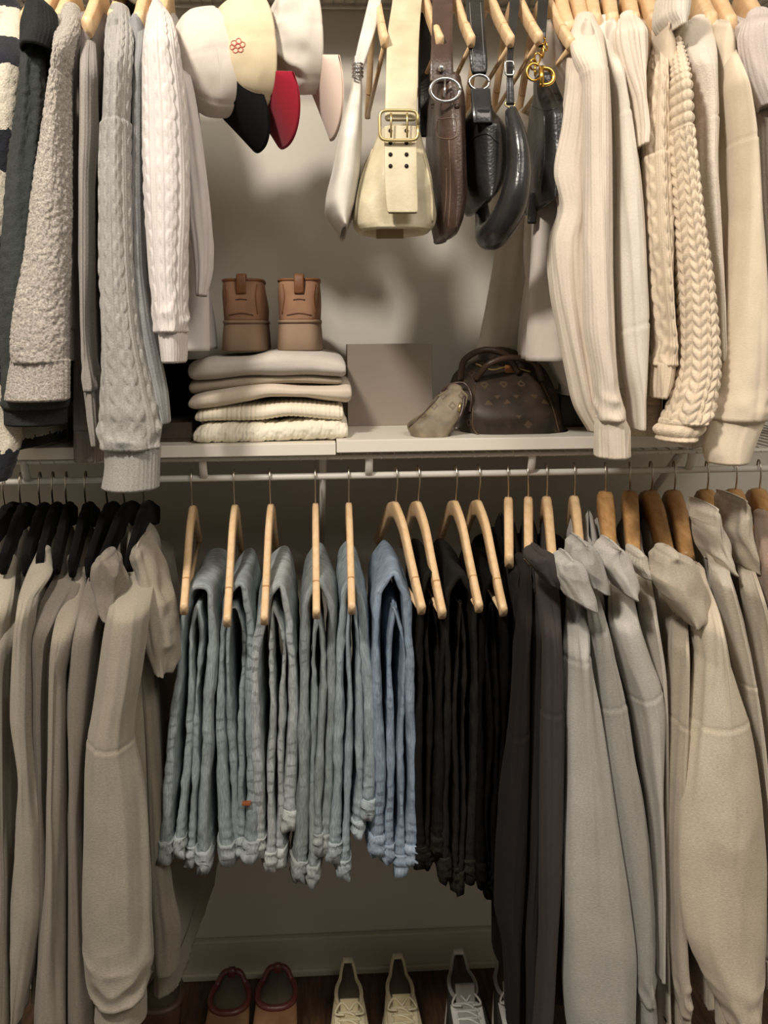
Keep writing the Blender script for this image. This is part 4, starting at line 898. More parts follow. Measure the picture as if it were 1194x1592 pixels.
# crescent: a tube along an arc in depth and height
arc = [at(794, 172, -0.585), at(802, 210, -0.60), at(806, 260, -0.605), at(796, 318, -0.60), at(778, 352, -0.57), at(762, 366, -0.52), at(752, 352, -0.45), at(750, 300, -0.41), at(756, 240, -0.39)]
ap = smooth_path(arc, 70); q = np.linspace(0, 1, 70)
rad = 0.0085 + 0.0125 * np.sin(math.pi * np.clip(q * 1.25, 0, 1)) ** 0.8
R = tube_pts(ap, rad, 28)
for i in range(70):
    R[i] = ap[i] + (R[i] - ap[i]) * np.array([1.05, 1.5, 1.25]) * (1 + 0.04 * vn(R[i] * 0 + i * 0.3, 0, 0, 3))
o = grid('body', R, LBK2, t)
stitch('seam', bvh(o), [(806, 240), (806, 268)], 0.0008, LBK, t, 12)
settle(t)

t = thing('handbag', 'black leather bag with dangling gold letter hardware, rightmost of the hanging bags', 'bag', group=GB)
strap(t, [(-60, 838, 856), (0, 836, 853), (40, 834, 850), (70, 836, 848)], LBK, -0.38, -0.50, 0.004)
ch = []
for i, (px, py) in enumerate([(842, 62), (848, 72), (843, 82), (835, 91), (829, 100), (832, 110)]):
    ang = i * 0.9
    ch.append(ring_pts(at(px, py, -0.53), np.array([math.cos(ang), math.sin(ang) * 0.5, 0]), np.array([0, 0.4 * math.cos(ang), 1]), 0.0058, 0.008, 0.0017, 18, 6))
joined('gold_chain', ch, M['gold'], t)
# the letter D and a C-shaped link, built as solid bars
cD = at(849, 119, -0.562)
q = np.linspace(-math.pi / 2, math.pi / 2, 18)
dpath = np.vstack([[cD + EZ * 0.0135 - EX * 0.011], cD + np.outer(np.cos(q[::-1]) * 0.0145 - 0.002, EX) + np.outer(np.sin(q[::-1]) * 0.0135, EZ), [cD - EZ * 0.0135 - EX * 0.011]])
grid('gold_letter', tube_pts(dpath, 0.0036, 10), M['gold'], t)
grid('gold_letter', tube_pts([cD + EZ * 0.0170 - EX * 0.0075, cD - EZ * 0.0170 - EX * 0.0075], 0.0040, 10), M['gold'], t)
q = np.linspace(0.25 * math.pi, 1.75 * math.pi, 20); cC = at(830, 112, -0.55)
joined('gold_link', [tube_pts(cC + np.outer(np.cos(q) * 0.012, EX) + np.outer(np.sin(q) * 0.014, EZ), 0.0022, 8)], M['gold'], t)
o = loft('body', [(126, 830, 862), (170, 826, 868), (230, 826, 868), (280, 826, 858), (312, 830, 848), (322, 832, 844)], LBK, t, Y=-0.47, ry=lambda q: 0.03 + 0.06 * sstep(q, 0, 0.4), fold=0.005, n=100, m=80, power=0.85, end='round', seed=13, corr=False)
stitch('seam', bvh(o), [(828, 166), (845, 172), (866, 168)], 0.001, LBK2, t, 16)
stitch('seam', bvh(o), [(846, 176), (847, 230), (842, 300)], 0.001, LBK2, t, 24)
strap(t, [(300, 824, 836), (330, 821, 835), (345, 820, 834)], LBK, -0.47, -0.46, 0.004, name='strap_end')
settle(t)

# ------------------------------------------------------------------ caps
def cap(label, cpx, cpy, Y, R, Hc, crown, brim, yaw, tilt, beta, blen, seed, crumple=0.003, inside=None, wmax=58):
    t = thing('baseball_cap', label, 'cap', group='baseball caps on the upper rod')
    C = at(cpx, cpy, Y)
    rz = Matrix.Rotation(yaw, 3, 'Z') @ Matrix.Rotation(tilt, 3, 'Y')
    A = np.array(rz @ Vector((-1, 0, 0))); Fd = np.array(rz @ Vector((0, 0, -1))); Sd = np.cross(A, Fd)
    n, m = 46, 96
    th = np.linspace(0, math.pi / 2 * 0.985, n); ph = np.linspace(0, 2 * math.pi, m, endpoint=False)
    rr = R * np.cos(th) ** 0.72; hh = Hc * np.sin(th) ** 0.95
    P = C + hh[:, None, None] * A + rr[:, None, None] * (np.cos(ph)[None, :, None] * Fd * 1.08 + np.sin(ph)[None, :, None] * Sd * 0.94)
    rad = (np.cos(ph)[None, :, None] * Fd + np.sin(ph)[None, :, None] * Sd) * np.cos(th)[:, None, None] + np.sin(th)[:, None, None] * A
    pan = np.abs(np.cos(3 * ph)) ** 0.25
    d = 0.0022 * (pan[None] - 1) * np.cos(th)[:, None] + crumple * sstep(th[:, None], 0.05, 0.5) * ((1 - 2.2 * np.abs(vn(P[..., 0] * 24 + seed, P[..., 1] * 24, P[..., 2] * 24, seed))) + 0.6 * vn(P[..., 0] * 50, P[..., 1] * 50, P[..., 2] * 50, seed + 1))
    Po = P + rad * d[..., None]
    c2 = C + A * 0.003
    Pi = c2 + (Po - c2) * 0.955
    shell = np.concatenate([Pi[::-1], Po])
    U = np.broadcast_to(np.append(ph, 2 * math.pi)[None] * R, (2 * n, m + 1)); V = np.broadcast_to(np.concatenate([hh[::-1], hh])[:, None], (2 * n, m + 1))
    o = grid('crown', shell, crown, t, uv=(U, V))
    bp_ = C + Hc * A
    grid('button', tube_pts([bp_ - A * 0.004, bp_ + A * 0.002, bp_ + A * 0.005], [0.008, 0.008, 0.004], 14), crown, t)
    # sweatband inside the opening
    band = np.stack([C + A * z_ + R * k_ * (np.cos(ph)[:, None] * Fd * 1.08 + np.sin(ph)[:, None] * Sd * 0.94) for z_, k_ in ((0.0, 0.97), (0.0, 0.945), (0.03, 0.93), (0.03, 0.945), (0.0, 0.97))])
    grid('sweatband', band, inside or crown, t, caps=False)
    # brim: a curved, thick visor
    w = np.linspace(-1, 1, 41); r = np.linspace(-0.06, 1, 16)
    phw = np.radians(wmax) * w
    L = blen * (1 - np.abs(w) ** 2.6) ** 0.55 + 0.003
    bd = Fd * math.cos(beta) - A * math.sin(beta)
    Q = C + R * (np.cos(phw)[None, :, None] * Fd * 1.08 + np.sin(phw)[None, :, None] * Sd * 0.94) + (r[:, None] * L[None])[..., None] * bd
    Q = Q - A * (0.024 * (w ** 2)[None] * np.clip(r, 0, 1)[:, None])[..., None] + Sd * (0.10 * R * (w * np.clip(r, 0, 1)[:, None]))[..., None]
    nr = np.cross(bd, Sd); nr /= np.linalg.norm(nr)
    T1 = Q + nr * 0.0016; T2 = Q - nr * 0.0016
    ringp = np.concatenate([T1, T2[:, ::-1]], axis=1)
    grid('brim', ringp, brim, t)
    settle(t)
    return t, o, C, A, Fd, Sd
CW = fab((212, 203, 192), 'fine', 0.05); CCR = fab((222, 205, 172), 'fine', 0.05); CP = fab((214, 205, 193), 'fine', 0.05)
CIN = fab((224, 186, 140), 'fine', 0.06)
BBK = fab((26, 26, 27), 'fine', 0.1); BRD = fab((150, 26, 44), 'fine', 0.08); BPK = fab((222, 200, 184), 'fine', 0.05)
cap('white baseball cap with a black brim, leftmost of the three hanging caps', 340, 98, -0.43, 0.088, 0.078, CW, BBK, math.radians(26), math.radians(-12), math.radians(34), 0.078, 1, 0.002, CW)
t2, o2, C2, A2, F2, S2 = cap('cream baseball cap with a red embroidered emblem and a red brim', 402, 84, -0.43, 0.094, 0.082, CCR, BRD, math.radians(24), math.radians(-6), math.radians(27), 0.07, 2, 0.002, CIN)
cap('white crumpled baseball cap with a pale pink brim, rightmost of the three caps', 487, 64, -0.42, 0.086, 0.088, CP, BPK, math.radians(12), math.radians(-4), math.radians(15), 0.085, 3, 0.007, CIN)
# embroidered emblem of looping red thread on the cream cap
import mathutils
def world_bvh(o, t):
    off = np.array(t.location)
    me = o.data
    loc = np.array(o.location) + off
    return BVHTree.FromPolygons([Vector(np.array(v.co) + loc) for v in me.vertices], [tuple(p.vertices) for p in me.polygons])
tr = world_bvh(o2, t2); RT = fab((196, 92, 84), 'fine', 0.1)
loops = []
for (cx, cy, rx_, ry_) in ((364, 67, 4.5, 4), (371, 64, 4, 4.5), (377, 69, 4, 4), (374, 77, 4, 4), (366, 78, 4.5, 4), (361, 73, 3.5, 4), (370, 71, 4, 4)):
    q = np.linspace(0, 2 * math.pi, 15)
    p = [on(tr, cx + rx_ * math.cos(a), cy + ry_ * math.sin(a), 0.0006) for a in q]
    if all(v is not None for v in p): loops.append(tube_pts(np.array(p) - np.array(t2.location), 0.0007, 5))
if loops: joined('embroidery', loops, RT, t2)

# ------------------------------------------------------------------ folded sweaters on the left board
def folded(label, xs, yt, yb, mat, Yf, Yr, seed, knit=None, fold=0.003, zmin=None):
    n, m = 220, 90
    x = np.linspace(xs[0], xs[-1], n)
    top_ = hermite(xs, yt, x); bot = hermite(xs, yb, x)
    a = np.linspace(0, 2 * math.pi, m, endpoint=False) + math.pi
    ca = np.sign(np.cos(a)) * np.abs(np.cos(a)) ** 0.35; sa = np.sign(np.sin(a)) * np.abs(np.sin(a)) ** 0.75
    P = np.zeros((n, m, 3)); hl = (Yr - Yf) / 2; cy = (Yr + Yf) / 2
    e = np.clip(np.minimum(np.arange(n), n - 1 - np.arange(n)) / 9.0, 0, 1); e = np.sqrt(1 - (1 - e) ** 2) * 0.45 + 0.55
    for i in range(n):
        pt, pb = at(x[i], top_[i], Yf), at(x[i], bot[i], Yf)
        h = (pt[2] - pb[2]) / 2; zc = (pt[2] + pb[2]) / 2
        P[i, :, 0] = pt[0]; P[i, :, 1] = cy + hl * ca * (0.94 + 0.06 * e[i]); P[i, :, 2] = zc + h * sa * e[i]
    U = np.broadcast_to((P[:, :1, 0] - P[0, 0, 0]), (n, m + 1)); per = np.concatenate([[0], np.cumsum(np.hypot(np.diff(P[n // 2, :, 1]), np.diff(P[n // 2, :, 2])))]); V = np.broadcast_to(np.append(per, per[-1] + 0.01)[None], (n, m + 1))
    d = fold * vn(P[..., 0] * 14, P[..., 1] * 14, P[..., 2] * 40, seed) + (knit(U[:, :m], V[:, :m]) if knit else 0)
    P[..., 1] += d * np.cos(a)[None]; P[..., 2] += d * np.sin(a)[None]
    # keep the load-bearing faces from sinking into the board
    if zmin: P[..., 2] = np.maximum(P[..., 2], zmin)
    t = thing('folded_sweater', label, 'sweater', group='folded sweaters in a stack')
    grid('folded_body', P, mat, t, uv=(U, V)); settle(t)
    return t
folded('folded cream cable-knit sweater at the bottom of the stack', [300, 330, 420, 500, 541], [668, 660, 658, 652, 656], [691, 691, 690, 688, 687], fab((240, 232, 212), 'knit', 0.05), -0.355, -0.06, 1, lambda u, v: 0.7 * cable(u + 0.35 * v, v + u, 0.05, 0.005), 0.004, ZB + 0.0005)
folded('folded cream ribbed sweater second from the bottom of the stack', [302, 330, 400, 450, 500, 534], [640, 634, 630, 624, 629, 632], [660, 658, 657, 650, 654, 658], fab((238, 228, 206), 'knit', 0.05), -0.352, -0.06, 2, lambda u, v: rib(u, v, 0.009, 0.0016), 0.003)
folded('folded pale beige sweater in the middle of the stack', [292, 320, 380, 420, 470, 520, 547], [618, 608, 598, 594, 598, 597, 594], [640, 637, 629, 622, 622, 628, 632], fab((212, 198, 180), 'fleece', 0.06), -0.358, -0.06, 3, None, 0.005)
folded('folded taupe sweater, a thin dark layer below the top sweater', [293, 330, 400, 450, 500, 532], [588, 586, 581, 579, 581, 584], [618, 611, 603, 598, 601, 602], fab((168, 154, 134), 'fleece', 0.08), -0.34, -0.06, 4, None, 0.003)
folded('folded light grey sweater on top of the stack, under the brown boots', [292, 320, 380, 430, 480, 520, 538], [560, 555, 552, 545, 546, 552, 558], [593, 592, 589, 587, 585, 588, 590], fab((198, 190, 180), 'fleece', 0.05), -0.36, -0.06, 5, None, 0.004)

# ------------------------------------------------------------------ shoes
def outline(Yb, Yf, hw, zc, x0, m=64, power=0.75, toe=0.9, z_heel=0.0, z_toe=0.0, sgn=1, heel_w=1.0):
    """one horizontal ring of a shoe; Yb = heel, Yf = toe"""
    a = np.linspace(0, 2 * math.pi, m, endpoint=False)
    c = np.cos(a); s = np.sin(a)
    u = (1 - c) / 2                        # 0 heel .. 1 toe
    y = Yb + (Yf - Yb) * (0.5 - 0.5 * np.sign(c) * np.abs(c) ** power)
    w = hw * (heel_w + (1 - heel_w) * sstep(u, 0.15, 0.6)) * (1 - (1 - toe) * sstep(u, 0.7, 1.0))
    x = x0 + w * np.sign(s) * np.abs(s) ** power
    z = zc + z_heel * np.exp(-(u / 0.12) ** 2) + z_toe * sstep(u, 0.5, 1)
    return np.stack([x, y, z], -1)
def rings_mesh(name, rings, mat, parent, caps=True):
    P = np.stack(rings); n, m = P.shape[:2]
    per = np.concatenate([[0], np.cumsum(np.linalg.norm(np.diff(P[0], axis=0), axis=1))]); per = np.append(per, per[-1] + 0.004)
    return grid(name, P, mat, parent, caps=caps, uv=(np.broadcast_to(per[None], (n, m + 1)), np.broadcast_to(P[:, :1, 2], (n, m + 1))))

TAN = leather('tan_nubuck', srgb(150, 110, 82), 0.8, 0.2, srgb(166, 126, 98)); TAN2 = leather('dark_tan_leather', srgb(122, 78, 44), 0.55, 0.2); SOLE = painted('taupe_rubber', srgb(150, 126, 104), 0.75, 0.2, 220.0)
THR = leather('dark_stitch', srgb(92, 58, 38), 0.7)
def boot(label, xl, xr, Yb=-0.325):
    t = thing('ankle_boot', label, 'boot', group='pair of tan platform boots')
    zb = float(at(400, 547, Yb)[2]) + 0.001; x0 = float(at((xl + xr) / 2, 540, Yb)[0]); hw = float(at(xr, 540, Yb)[0] - at(xl, 540, Yb)[0]) / 2 * 0.99
    Yf = Yb + 0.255
    o = lambda yb, yf, w, z, **k: outline(yb, yf, w, z, x0, power=0.52, toe=0.8, **k)
    rings_mesh('sole', [o(Yb + 0.004, Yf - 0.004, hw * 0.97, zb), o(Yb, Yf, hw, zb + 0.003), o(Yb + 0.003, Yf - 0.003, hw * 0.975, zb + 0.028), o(Yb + 0.006, Yf - 0.006, hw * 0.93, zb + 0.052), o(Yb + 0.009, Yf - 0.01, hw * 0.90, zb + 0.055)], SOLE, t)
    rings_mesh('welt', [o(Yb + 0.004, Yf - 0.006, hw * 0.95, zb + 0.054), o(Yb + 0.003, Yf - 0.005, hw * 0.965, zb + 0.057), o(Yb + 0.004, Yf - 0.006, hw * 0.955, zb + 0.060), o(Yb + 0.009, Yf - 0.01, hw * 0.90, zb + 0.0605)], SOLE, t)
    zt = float(at(400, 434, Yb)[2]); h = zt - zb - 0.06
    up = []
    for q in np.linspace(0, 1, 26):
        yf = Yf - 0.012 - 0.115 * sstep(q, 0.25, 0.85); bul = 0.05 * math.sin(math.pi * q)
        up.append(o(Yb + 0.007 + 0.004 * q - 0.004 * math.sin(math.pi * q), yf, hw * (0.90 + bul - 0.03 * q), zb + 0.06 + h * q, z_toe=-0.006 * q))
    up.append(o(Yb + 0.016, Yf - 0.135, hw * 0.80, zt - 0.001)); up.append(o(Yb + 0.018, Yf - 0.137, hw * 0.78, zt - 0.02)); up.append(o(Yb + 0.03, Yf - 0.12, hw * 0.7, zb + 0.075))
    u = rings_mesh('upper', up, TAN, t)
    tr = bvh(u); w = xr - xl; cx = (xl + xr) / 2
    stitch('stitching', tr, [(cx - w * .25, 490), (cx, 487), (cx + w * .25, 490)], 0.0012, THR, t, 16)
    stitch('stitching', tr, [(cx - w * .12, 466), (cx, 465), (cx + w * .12, 466)], 0.0012, THR, t, 12)
    rings = []
    for q in (-1, 1):
        pth = [on(tr, cx + q * w * .33, 442, 0.0006, Yb), on(tr, cx + q * w * .30, 458, 0.0006, Yb), on(tr, cx + q * w * .34, 488, 0.0006, Yb)]
        rings.append(tube_pts(smooth_path(pth, 12), 0.0016, 6))
    for g_ in rings: grid('side_seam', g_, TAN2, t)
    rc = []                       # top binding
    top_ring = up[25]
    tube('collar_binding', np.vstack([top_ring, top_ring[:1]]), 0.003, TAN2, t, 8)
    p0 = on(tr, cx, 456, 0.002, Yb)
    lp = smooth_path([p0, p0 + np.array([0, -0.003, 0.018]), p0 + np.array([0, 0.002, 0.036]), p0 + np.array([0, 0.014, 0.036]), p0 + np.array([0, 0.018, 0.012])], 24)
    tube('pull_tab', lp, 0.0016, TAN2, t, 10, flat=((1, 0, 0), 0.0095))
    settle(t)
boot('left tan ankle boot with a thick taupe sole, heel facing out on the folded sweaters', 338, 412)
boot('right tan ankle boot with thick taupe sole, heel out, next to the grey box', 427, 503, -0.322)

# ------------------------------------------------------------------ boxes and bags on the boards
GREY = painted('grey_box_paper', srgb(146, 134, 122), 0.65, 0.03, 300.0)
def lidded(name, label, xl, xr, yt, yb, Yf, Yr, z0, mat, lid=True, cat='box'):
    t = thing(name, label, cat)
    a = at(xl, yb, Yf); b = at(xr, yt, Yf)
    if lid:
        box('base', (a[0] + 0.001, Yf + 0.0015, z0), (b[0] - 0.001, Yr, b[2] - 0.02), mat, t, 0.001)
        box('lid', (a[0], Yf, b[2] - 0.03), (b[0], Yr + 0.0015, b[2]), mat, t, 0.0012)
    else:
        box('body', (a[0], Yf, z0), (b[0], Yr, b[2]), mat, t, 0.004)
        box('flap', (a[0] + 0.002, Yf - 0.002, b[2] - 0.03), (b[0] - 0.002, Yf + 0.001, b[2] - 0.004), mat, t, 0.001)
    settle(t)
t = thing('box', 'flat grey square box standing upright between sweaters and monogram bag', 'box')
a = at(541, 668, -0.17); b = at(672, 534, -0.17)
box('base', (a[0] + 0.0015, -0.168, ZB2), (b[0] - 0.0015, -0.055, b[2] - 0.0015), GREY, t, 0.001)
box('lid', (a[0], -0.20 + 0.03, ZB2), (b[0], -0.135, b[2]), GREY, t, 0.0012); settle(t)
lidded('box', 'small black box on the shelf board behind the white cable sweater cuff', 254, 291, 562, 664, -0.20, -0.06, ZB, M['velvet'], True)
lidded('box', 'flat dark brown box with black lid at the left of the sweater stack', 246, 298, 657, 692, -0.33, -0.215, ZB, leather('dark_brown_card', srgb(64, 52, 42), 0.6), True)
lidded('box', 'low grey box on the shelf board behind the oatmeal cuff', 40, 106, 652, 700, -0.30, -0.10, ZB, painted('dim_grey_card', srgb(120, 112, 100), 0.7), True)
lidded('pouch', 'black pouch on the shelf board right of the monogram bag', 872, 925, 612, 680, -0.24, -0.10, ZB2, LBK, False, 'bag')

def monogram(name, c, motif, rough):
    m, nt, b = base_mat(name, c, rough, 0, 0.4)
    tc = node(nt, 'ShaderNodeTexCoord'); mp = node(nt, 'ShaderNodeMapping'); mp.inputs['Scale'].default_value = (38, 38, 38); mp.inputs['Rotation'].default_value = (0, 0.78, 0)
    nt.links.new(tc.outputs['Object'], mp.inputs[0])
    v = node(nt, 'ShaderNodeTexVoronoi', Scale=1.0, Randomness=0.12); v.feature = 'F1'; v.distance = 'CHEBYCHEV'
    nt.links.new(mp.outputs[0], v.inputs[0])
    n1 = node(nt, 'ShaderNodeTexNoise', Scale=30.0, Detail=5.0); nt.links.new(tc.outputs['Object'], n1.inputs[0])
    f = ramp(nt, v.outputs['Distance'], [(0.10, g(0)), (0.14, g(0.7)), (0.20, g(0.7)), (0.24, g(0))])
    base = ramp(nt, n1.outputs[0], [(0.3, scaled(c, 0.6)), (0.7, scaled(c, 1.5))])
    nt.links.new(mixcol(nt, f, base, motif), b.inputs['Base Color'])
    bp = node(nt, 'ShaderNodeBump', Strength=0.3, Distance=0.003); nt.links.new(n1.outputs[0], bp.inputs['Height']); nt.links.new(bp.outputs[0], b.inputs['Normal'])
    return m
MG = monogram('brown_monogram_canvas', srgb(52, 42, 34), srgb(92, 74, 52), 0.5); MG2 = monogram('beige_monogram_canvas', srgb(124, 112, 92), srgb(84, 70, 54), 0.55)
t = thing('handbag', 'dark brown monogram handbag slumped on the right shelf board', 'bag')
YB_ = -0.23
o = loft('body', [(556, 742, 812), (566, 722, 836), (585, 706, 850), (612, 702, 862), (650, 704, 870), (676, 710, 875), (684, 714, 874)], MG, t, Y=YB_, ry=lambda q: 0.03 + 0.075 * sstep(q, 0, 0.7), fold=0.009, n=120, m=110, power=0.55, end='tuck', seed=21, ff=1.5, fv=14, corr=False)
V_ = np.empty(len(o.data.vertices) * 3); o.data.vertices.foreach_get('co', V_); V_ = V_.reshape(-1, 3); V_[:, 2] = np.maximum(V_[:, 2], ZB2 + 0.0005); o.data.vertices.foreach_set('co', V_.ravel()); o.data.update()
tr = bvh(o); PIP = leather('bag_piping', srgb(86, 66, 46), 0.5)
stitch('piping', tr, [(738, 600), (735, 640), (738, 670), (750, 681), (800, 681), (862, 678)], 0.0017, PIP, t, 50, fallback=YB_ - 0.1)
stitch('piping', tr, [(840, 590), (858, 630), (870, 674)], 0.0017, PIP, t, 30, fallback=YB_ - 0.08)
stitch('zipper', tr, [(740, 566), (765, 575), (790, 570), (825, 578)], 0.0022, M['oldgold'], t, 30, fallback=YB_)
p = [on(tr, 716, 590, 0.004, YB_), at(722, 560, YB_ - 0.05), at(752, 544, YB_ - 0.06), at(786, 552, YB_ - 0.06), on(tr, 806, 580, 0.004, YB_)]
tube('handle', smooth_path(p, 36), 0.0065, leather('handle_leather', srgb(60, 44, 32), 0.4), t, 10)
p = [on(tr, 740, 590, 0.004, YB_), at(760, 566, YB_ - 0.075), at(800, 556, YB_ - 0.07), at(832, 566, YB_ - 0.06), on(tr, 842, 592, 0.004, YB_)]
tube('handle', smooth_path(p, 36), 0.006, leather('handle_leather2', srgb(66, 48, 36), 0.4), t, 10)
p0 = on(tr, 794, 572, 0.006, YB_)
box('zipper_tag', p0 + np.array([-0.012, -0.003, -0.010]), p0 + np.array([0.014, 0.002, 0.006]), leather('tan_zip_tag', srgb(150, 98, 56), 0.45), t, 0.002)
settle(t)
t = thing('pouch', 'small beige monogram pouch leaning against the dark monogram bag', 'bag')
o = loft('body', [(606, 694, 720), (616, 678, 728), (640, 660, 722), (662, 634, 708), (676, 640, 700), (683, 656, 696)], MG2, t, Y=-0.325, ry=lambda q: 0.012 + 0.022 * sstep(q, 0, 0.8), fold=0.004, n=70, m=70, power=0.6, end='tuck', seed=23, corr=False)
V_ = np.empty(len(o.data.vertices) * 3); o.data.vertices.foreach_get('co', V_); V_ = V_.reshape(-1, 3); V_[:, 2] = np.maximum(V_[:, 2], ZB2 + 0.0005); o.data.vertices.foreach_set('co', V_.ravel()); o.data.update()
tr = bvh(o)
stitch('binding', tr, [(722, 616), (718, 640), (706, 664), (694, 682)], 0.003, LBR, t, 24, fallback=-0.33)
stitch('binding', tr, [(682, 616), (660, 642), (636, 664)], 0.002, LBR, t, 24, fallback=-0.33)
tube('strap', smooth_path([at(684, 612, -0.32), at(700, 598, -0.30), at(722, 596, -0.30), at(732, 612, -0.315), at(730, 640, -0.32)], 24), 0.003, LBR, t, 8)
joined('clasp', [tube_pts([at(716, 626, -0.345), at(713, 640, -0.348)], 0.0028, 8)], M['oldgold'], t)
settle(t)

# ------------------------------------------------------------------ shoes on the floor
LIN = fab((84, 74, 60), 'felt', 0.2)
def sneaker(label, hx, Yh, width, upper_m, sole_m, lace_m, tab_m, length=0.28, cz=0.072, heel_up=0.03, pad=None, group=None, tongue=0.0):
    t = thing('sneaker', label, 'shoe', group=group)
    x0 = float(at(hx, 1540, Yh)[0]); Yt = Yh - length; hw = width / 2
    o = lambda yb, yf, w, z, **k: outline(yb, yf, w, z, x0, heel_w=0.72, **k)
    rings_mesh('sole', [o(Yh, Yt, hw * 0.96, 0.001), o(Yh + 0.006, Yt - 0.004, hw * 1.03, 0.006), o(Yh + 0.004, Yt - 0.002, hw * 1.05, 0.024), o(Yh - 0.002, Yt + 0.006, hw * 0.98, 0.030)], sole_m, t)
    up = []
    for q in np.linspace(0, 1, 22):
        yf = Yt + 0.006 + (length * 0.66) * sstep(q, 0.12, 1.0) ** 1.1
        w = hw * (0.98 - 0.42 * q ** 1.4)
        up.append(o(Yh - 0.002 - 0.006 * q, yf, w, 0.028 + (cz - 0.028) * q ** 0.75, z_heel=heel_up * q ** 2, z_toe=-0.004 * q))
    k = up[-1]; c = k.mean(0)
    for s_, dz in ((0.88, 0.001), (0.78, -0.006), (0.66, -0.03)):
        r_ = c + (k - c) * s_; r_[:, 2] = k[:, 2] * (0.9 if s_ < 0.8 else 1.0) + dz; up.append(r_)
    u = rings_mesh('upper', up[:23], upper_m, t, caps=False)
    rings_mesh('lining', up[22:], LIN, t)
    tube('collar', np.vstack([up[21], up[21][:1]]), 0.0045, pad or upper_m, t, 8)
    me = u.data; tr = bvh(u)
    def dn(x, y, lift=0.0015):
        h = tr.ray_cast(Vector((x, y, 0.3)), Vector((0, 0, -1))); return np.array([x, y, (h[0].z if h[0] else 0.05) + lift])
    ys = np.linspace(Yh - length * 0.34, Yh - length * 0.66, 7)
    tp = [dn(x0, ys[0] + 0.034, 0.012 + tongue) if False else np.array([x0, ys[0] + 0.012, cz + 0.014 + tongue])] + [dn(x0, y, 0.003) for y in ys]
    tube('tongue', smooth_path(tp, 24), 0.0035, pad or upper_m, t, 10, flat=((1, 0, 0), hw * 0.40))
    # eyestays on either side
    for s_ in (-1, 1):
        tube('eyestay', smooth_path([dn(x0 + s_ * hw * 0.50, y, 0.001) for y in ys], 20), 0.002, tab_m, t, 8, flat=((1, 0, 0), 0.008))
    lc = []
    for i, y in enumerate(ys):
        a_ = dn(x0 - hw * 0.48, y, 0.003); b_ = dn(x0 + hw * 0.48, y, 0.003); mid_ = dn(x0, y - 0.004, 0.008)
        lc.append(tube_pts(smooth_path([a_, mid_, b_], 14), 0.0022, 6))
        if i < 6:
            b2 = dn(x0 + hw * 0.48, ys[i + 1], 0.003); lc.append(tube_pts(smooth_path([a_, dn(x0, (y + ys[i + 1]) / 2, 0.009), b2], 14), 0.0022, 6))
    for s_ in (-1, 1):   # loose bow
        c0 = dn(x0, ys[0] - 0.004, 0.011)
        lc.append(tube_pts(smooth_path([c0, c0 + np.array([s_ * 0.016, 0.012, 0.006]), c0 + np.array([s_ * 0.030, -0.004, -0.002]), c0 + np.array([s_ * 0.012, -0.012, 0.002])], 18), 0.0022, 6))
    joined('laces', lc, lace_m, t)
    p0 = up[21][0]
    tube('heel_tab', smooth_path([p0 + np.array([0, 0.003, -0.028]), p0 + np.array([0, 0.004, -0.006]), p0 + np.array([0, 0.0, 0.006]), p0 + np.array([0, -0.008, 0.002])], 14), 0.0028, tab_m, t, 10, flat=((1, 0, 0), 0.011))
    settle(t)
SC = fab((200, 186, 150), 'fine', 0.08); SC2 = leather('ivory_suede', srgb(214, 204, 172), 0.8); SG = fab((168, 164, 158), 'fine', 0.12); SW = leather('white_shoe_leather', srgb(214, 212, 206), 0.5); SS = painted('rubber_white', srgb(206, 200, 184), 0.6); SDK = leather('dark_shoe_panel', srgb(52, 50, 46), 0.6)
g1 = 'pair of cream sneakers on the floor'; g2 = 'pair of grey sneakers on the floor'
sneaker('left cream running sneaker on the floor under the jeans', 541, -0.095, 0.098, SC, SS, SC2, SC2, group=g1)
sneaker('right cream running sneaker on the floor, laces tied in a bow', 618, -0.090, 0.098, SC, SS, SC2, SC2, group=g1)
sneaker('grey sneaker with a white heel tab and puffy tongue on the floor', 712, -0.095, 0.104, SDK, SS, SW, SW, pad=SG, cz=0.080, heel_up=0.03, group=g2, tongue=0.012)
sneaker('grey sneaker half hidden behind the black hoodie hem', 782, -0.095, 0.104, SDK, SS, SW, SW, pad=SG, cz=0.080, heel_up=0.03, group=g2, tongue=0.012)
MAR = leather('maroon_leather', srgb(86, 40, 34), 0.4); CLG = leather('brown_suede', srgb(120, 86, 56), 0.8); FUZ = fab((150, 140, 128), 'felt', 0.2)
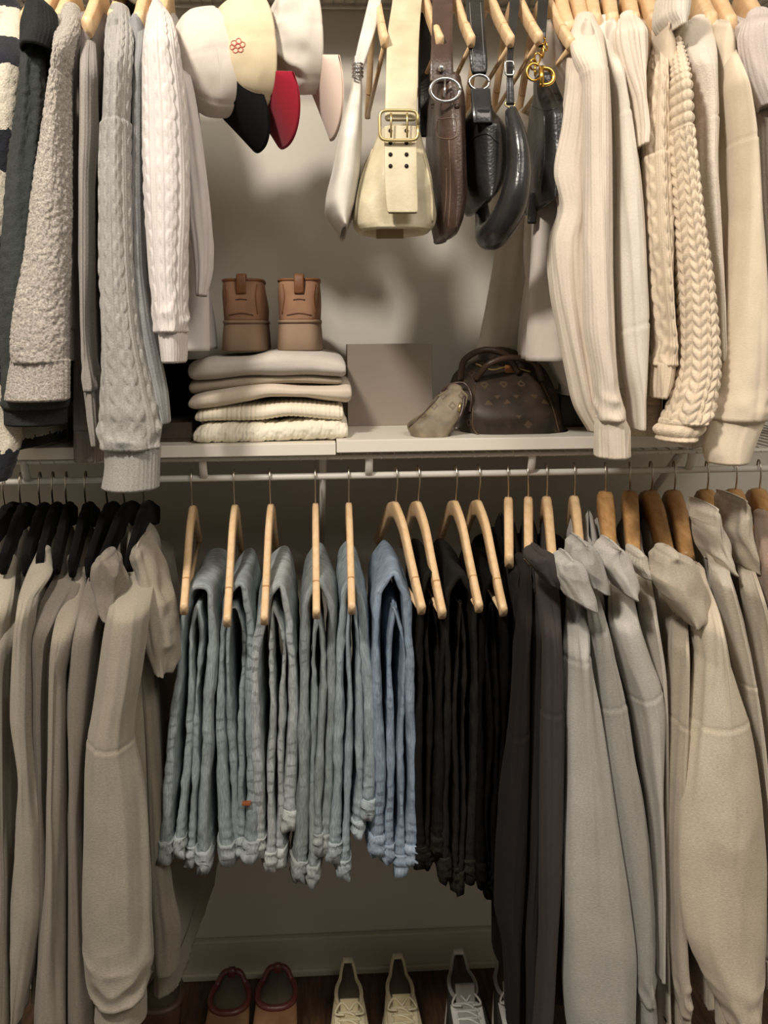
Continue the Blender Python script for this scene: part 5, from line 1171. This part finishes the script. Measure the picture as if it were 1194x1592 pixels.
def clog(label, hx, Yh, width=0.10, body=CLG, trim=MAR, cz=0.07, length=0.27, back=0.02, group='pair of brown clogs on the floor', inner=FUZ, name='clog'):
    t = thing(name, label, 'shoe', group=group)
    x0 = float(at(hx, 1530, Yh)[0]); Yt = Yh - length; hw = width / 2
    o = lambda yb, yf, w, z, **k: outline(yb, yf, w, z, x0, heel_w=0.9, **k)
    rings_mesh('sole', [o(Yh, Yt, hw * 0.98, 0.001), o(Yh + 0.004, Yt - 0.003, hw * 1.03, 0.006), o(Yh + 0.003, Yt - 0.002, hw * 1.03, 0.020), o(Yh - 0.002, Yt + 0.004, hw * 0.97, 0.025)], M['dark'], t)
    up = []
    for q in np.linspace(0, 1, 20):
        up.append(o(Yh - 0.002, Yt + 0.005 + length * 0.68 * sstep(q, 0.1, 1), hw * (0.98 - 0.16 * q ** 2), 0.024 + (cz - 0.024) * q ** 0.7, z_heel=back * q ** 2))
    k = up[-1]; c = k.mean(0)
    for s_, dz in ((0.90, 0.0), (0.84, -0.012), (0.80, -0.035)):
        r_ = c + (k - c) * s_; r_[:, 2] += dz; up.append(r_)
    rings_mesh('upper', up[:21], body, t, caps=False)
    rings_mesh('lining', up[20:], LIN, t)
    tube('collar', np.vstack([k, k[:1]]), 0.0062, trim, t, 10)
    r_ = c + (k - c) * 0.82; z_ = r_[:, 2].copy()
    r1 = r_.copy(); r1[:, 2] = 0.036; r2 = r_.copy(); r2[:, 2] = 0.041; r3 = c + (r_ - c) * 0.5; r3[:, 2] = 0.043
    rings_mesh('insole', [r1, r2, r3], inner, t)
    p0 = k[0]
    tube('heel_loop', smooth_path([p0 + np.array([0, 0.004, -0.02]), p0 + np.array([0, 0.003, 0.006]), p0 + np.array([0, -0.006, 0.010]), p0 + np.array([0, -0.01, -0.01])], 14), 0.002, trim, t, 8, flat=((1, 0, 0), 0.008))
    settle(t)
clog('left brown clog with a maroon rolled collar on the floor', 361, -0.100)
clog('right brown clog with a maroon rolled collar, next to the cream sneakers', 432, -0.094)
BTB = leather('dark_brown_boot', srgb(72, 46, 34), 0.45)
clog('dark brown leather shoe on the floor half under the taupe hoodie', 258, -0.100, 0.105, BTB, leather('boot_rim', srgb(84, 66, 54), 0.5), 0.085, 0.29, 0.012, 'brown shoes under the hoodies', M['dark'], 'slip_on_shoe')

# ------------------------------------------------------------------ sub-parts hang under the part they belong to
RULE = {'hem': ('leg',), 'groove': ('arm',), 'prong': ('buckle', 'ring_buckle'), 'cuff': ('sleeve',), 'hem_band': ('body',), 'eyelets': ('strap_end',), 'stitching': ('body', 'upper'),
        'embroidery': ('crown',), 'button': ('crown',), 'sweatband': ('crown',), 'heel_loop': ('collar',), 'zipper_tag': ('zipper',), 'side_seam': ('upper',), 'collar_binding': ('upper',), 'laces': ('tongue',), 'rivet': ('strap',), 'seam': ('body',), 'rod_support': ('hanging_rod',), 'piping': ('body',)}
for o in [o for o in col.objects if o.type == 'EMPTY']:
    kids = [c for c in col.objects if c.parent == o]
    base = lambda c: c.name.split('.')[0]
    for i, c in enumerate(kids):
        want = RULE.get(base(c))
        if not want: continue
        cand = [k for k in kids if base(k) in want]
        if not cand: continue
        before = [k for k in kids[:i] if base(k) in want]
        p_ = before[-1] if before else cand[0]
        c.location = c.location - p_.location; c.parent = p_
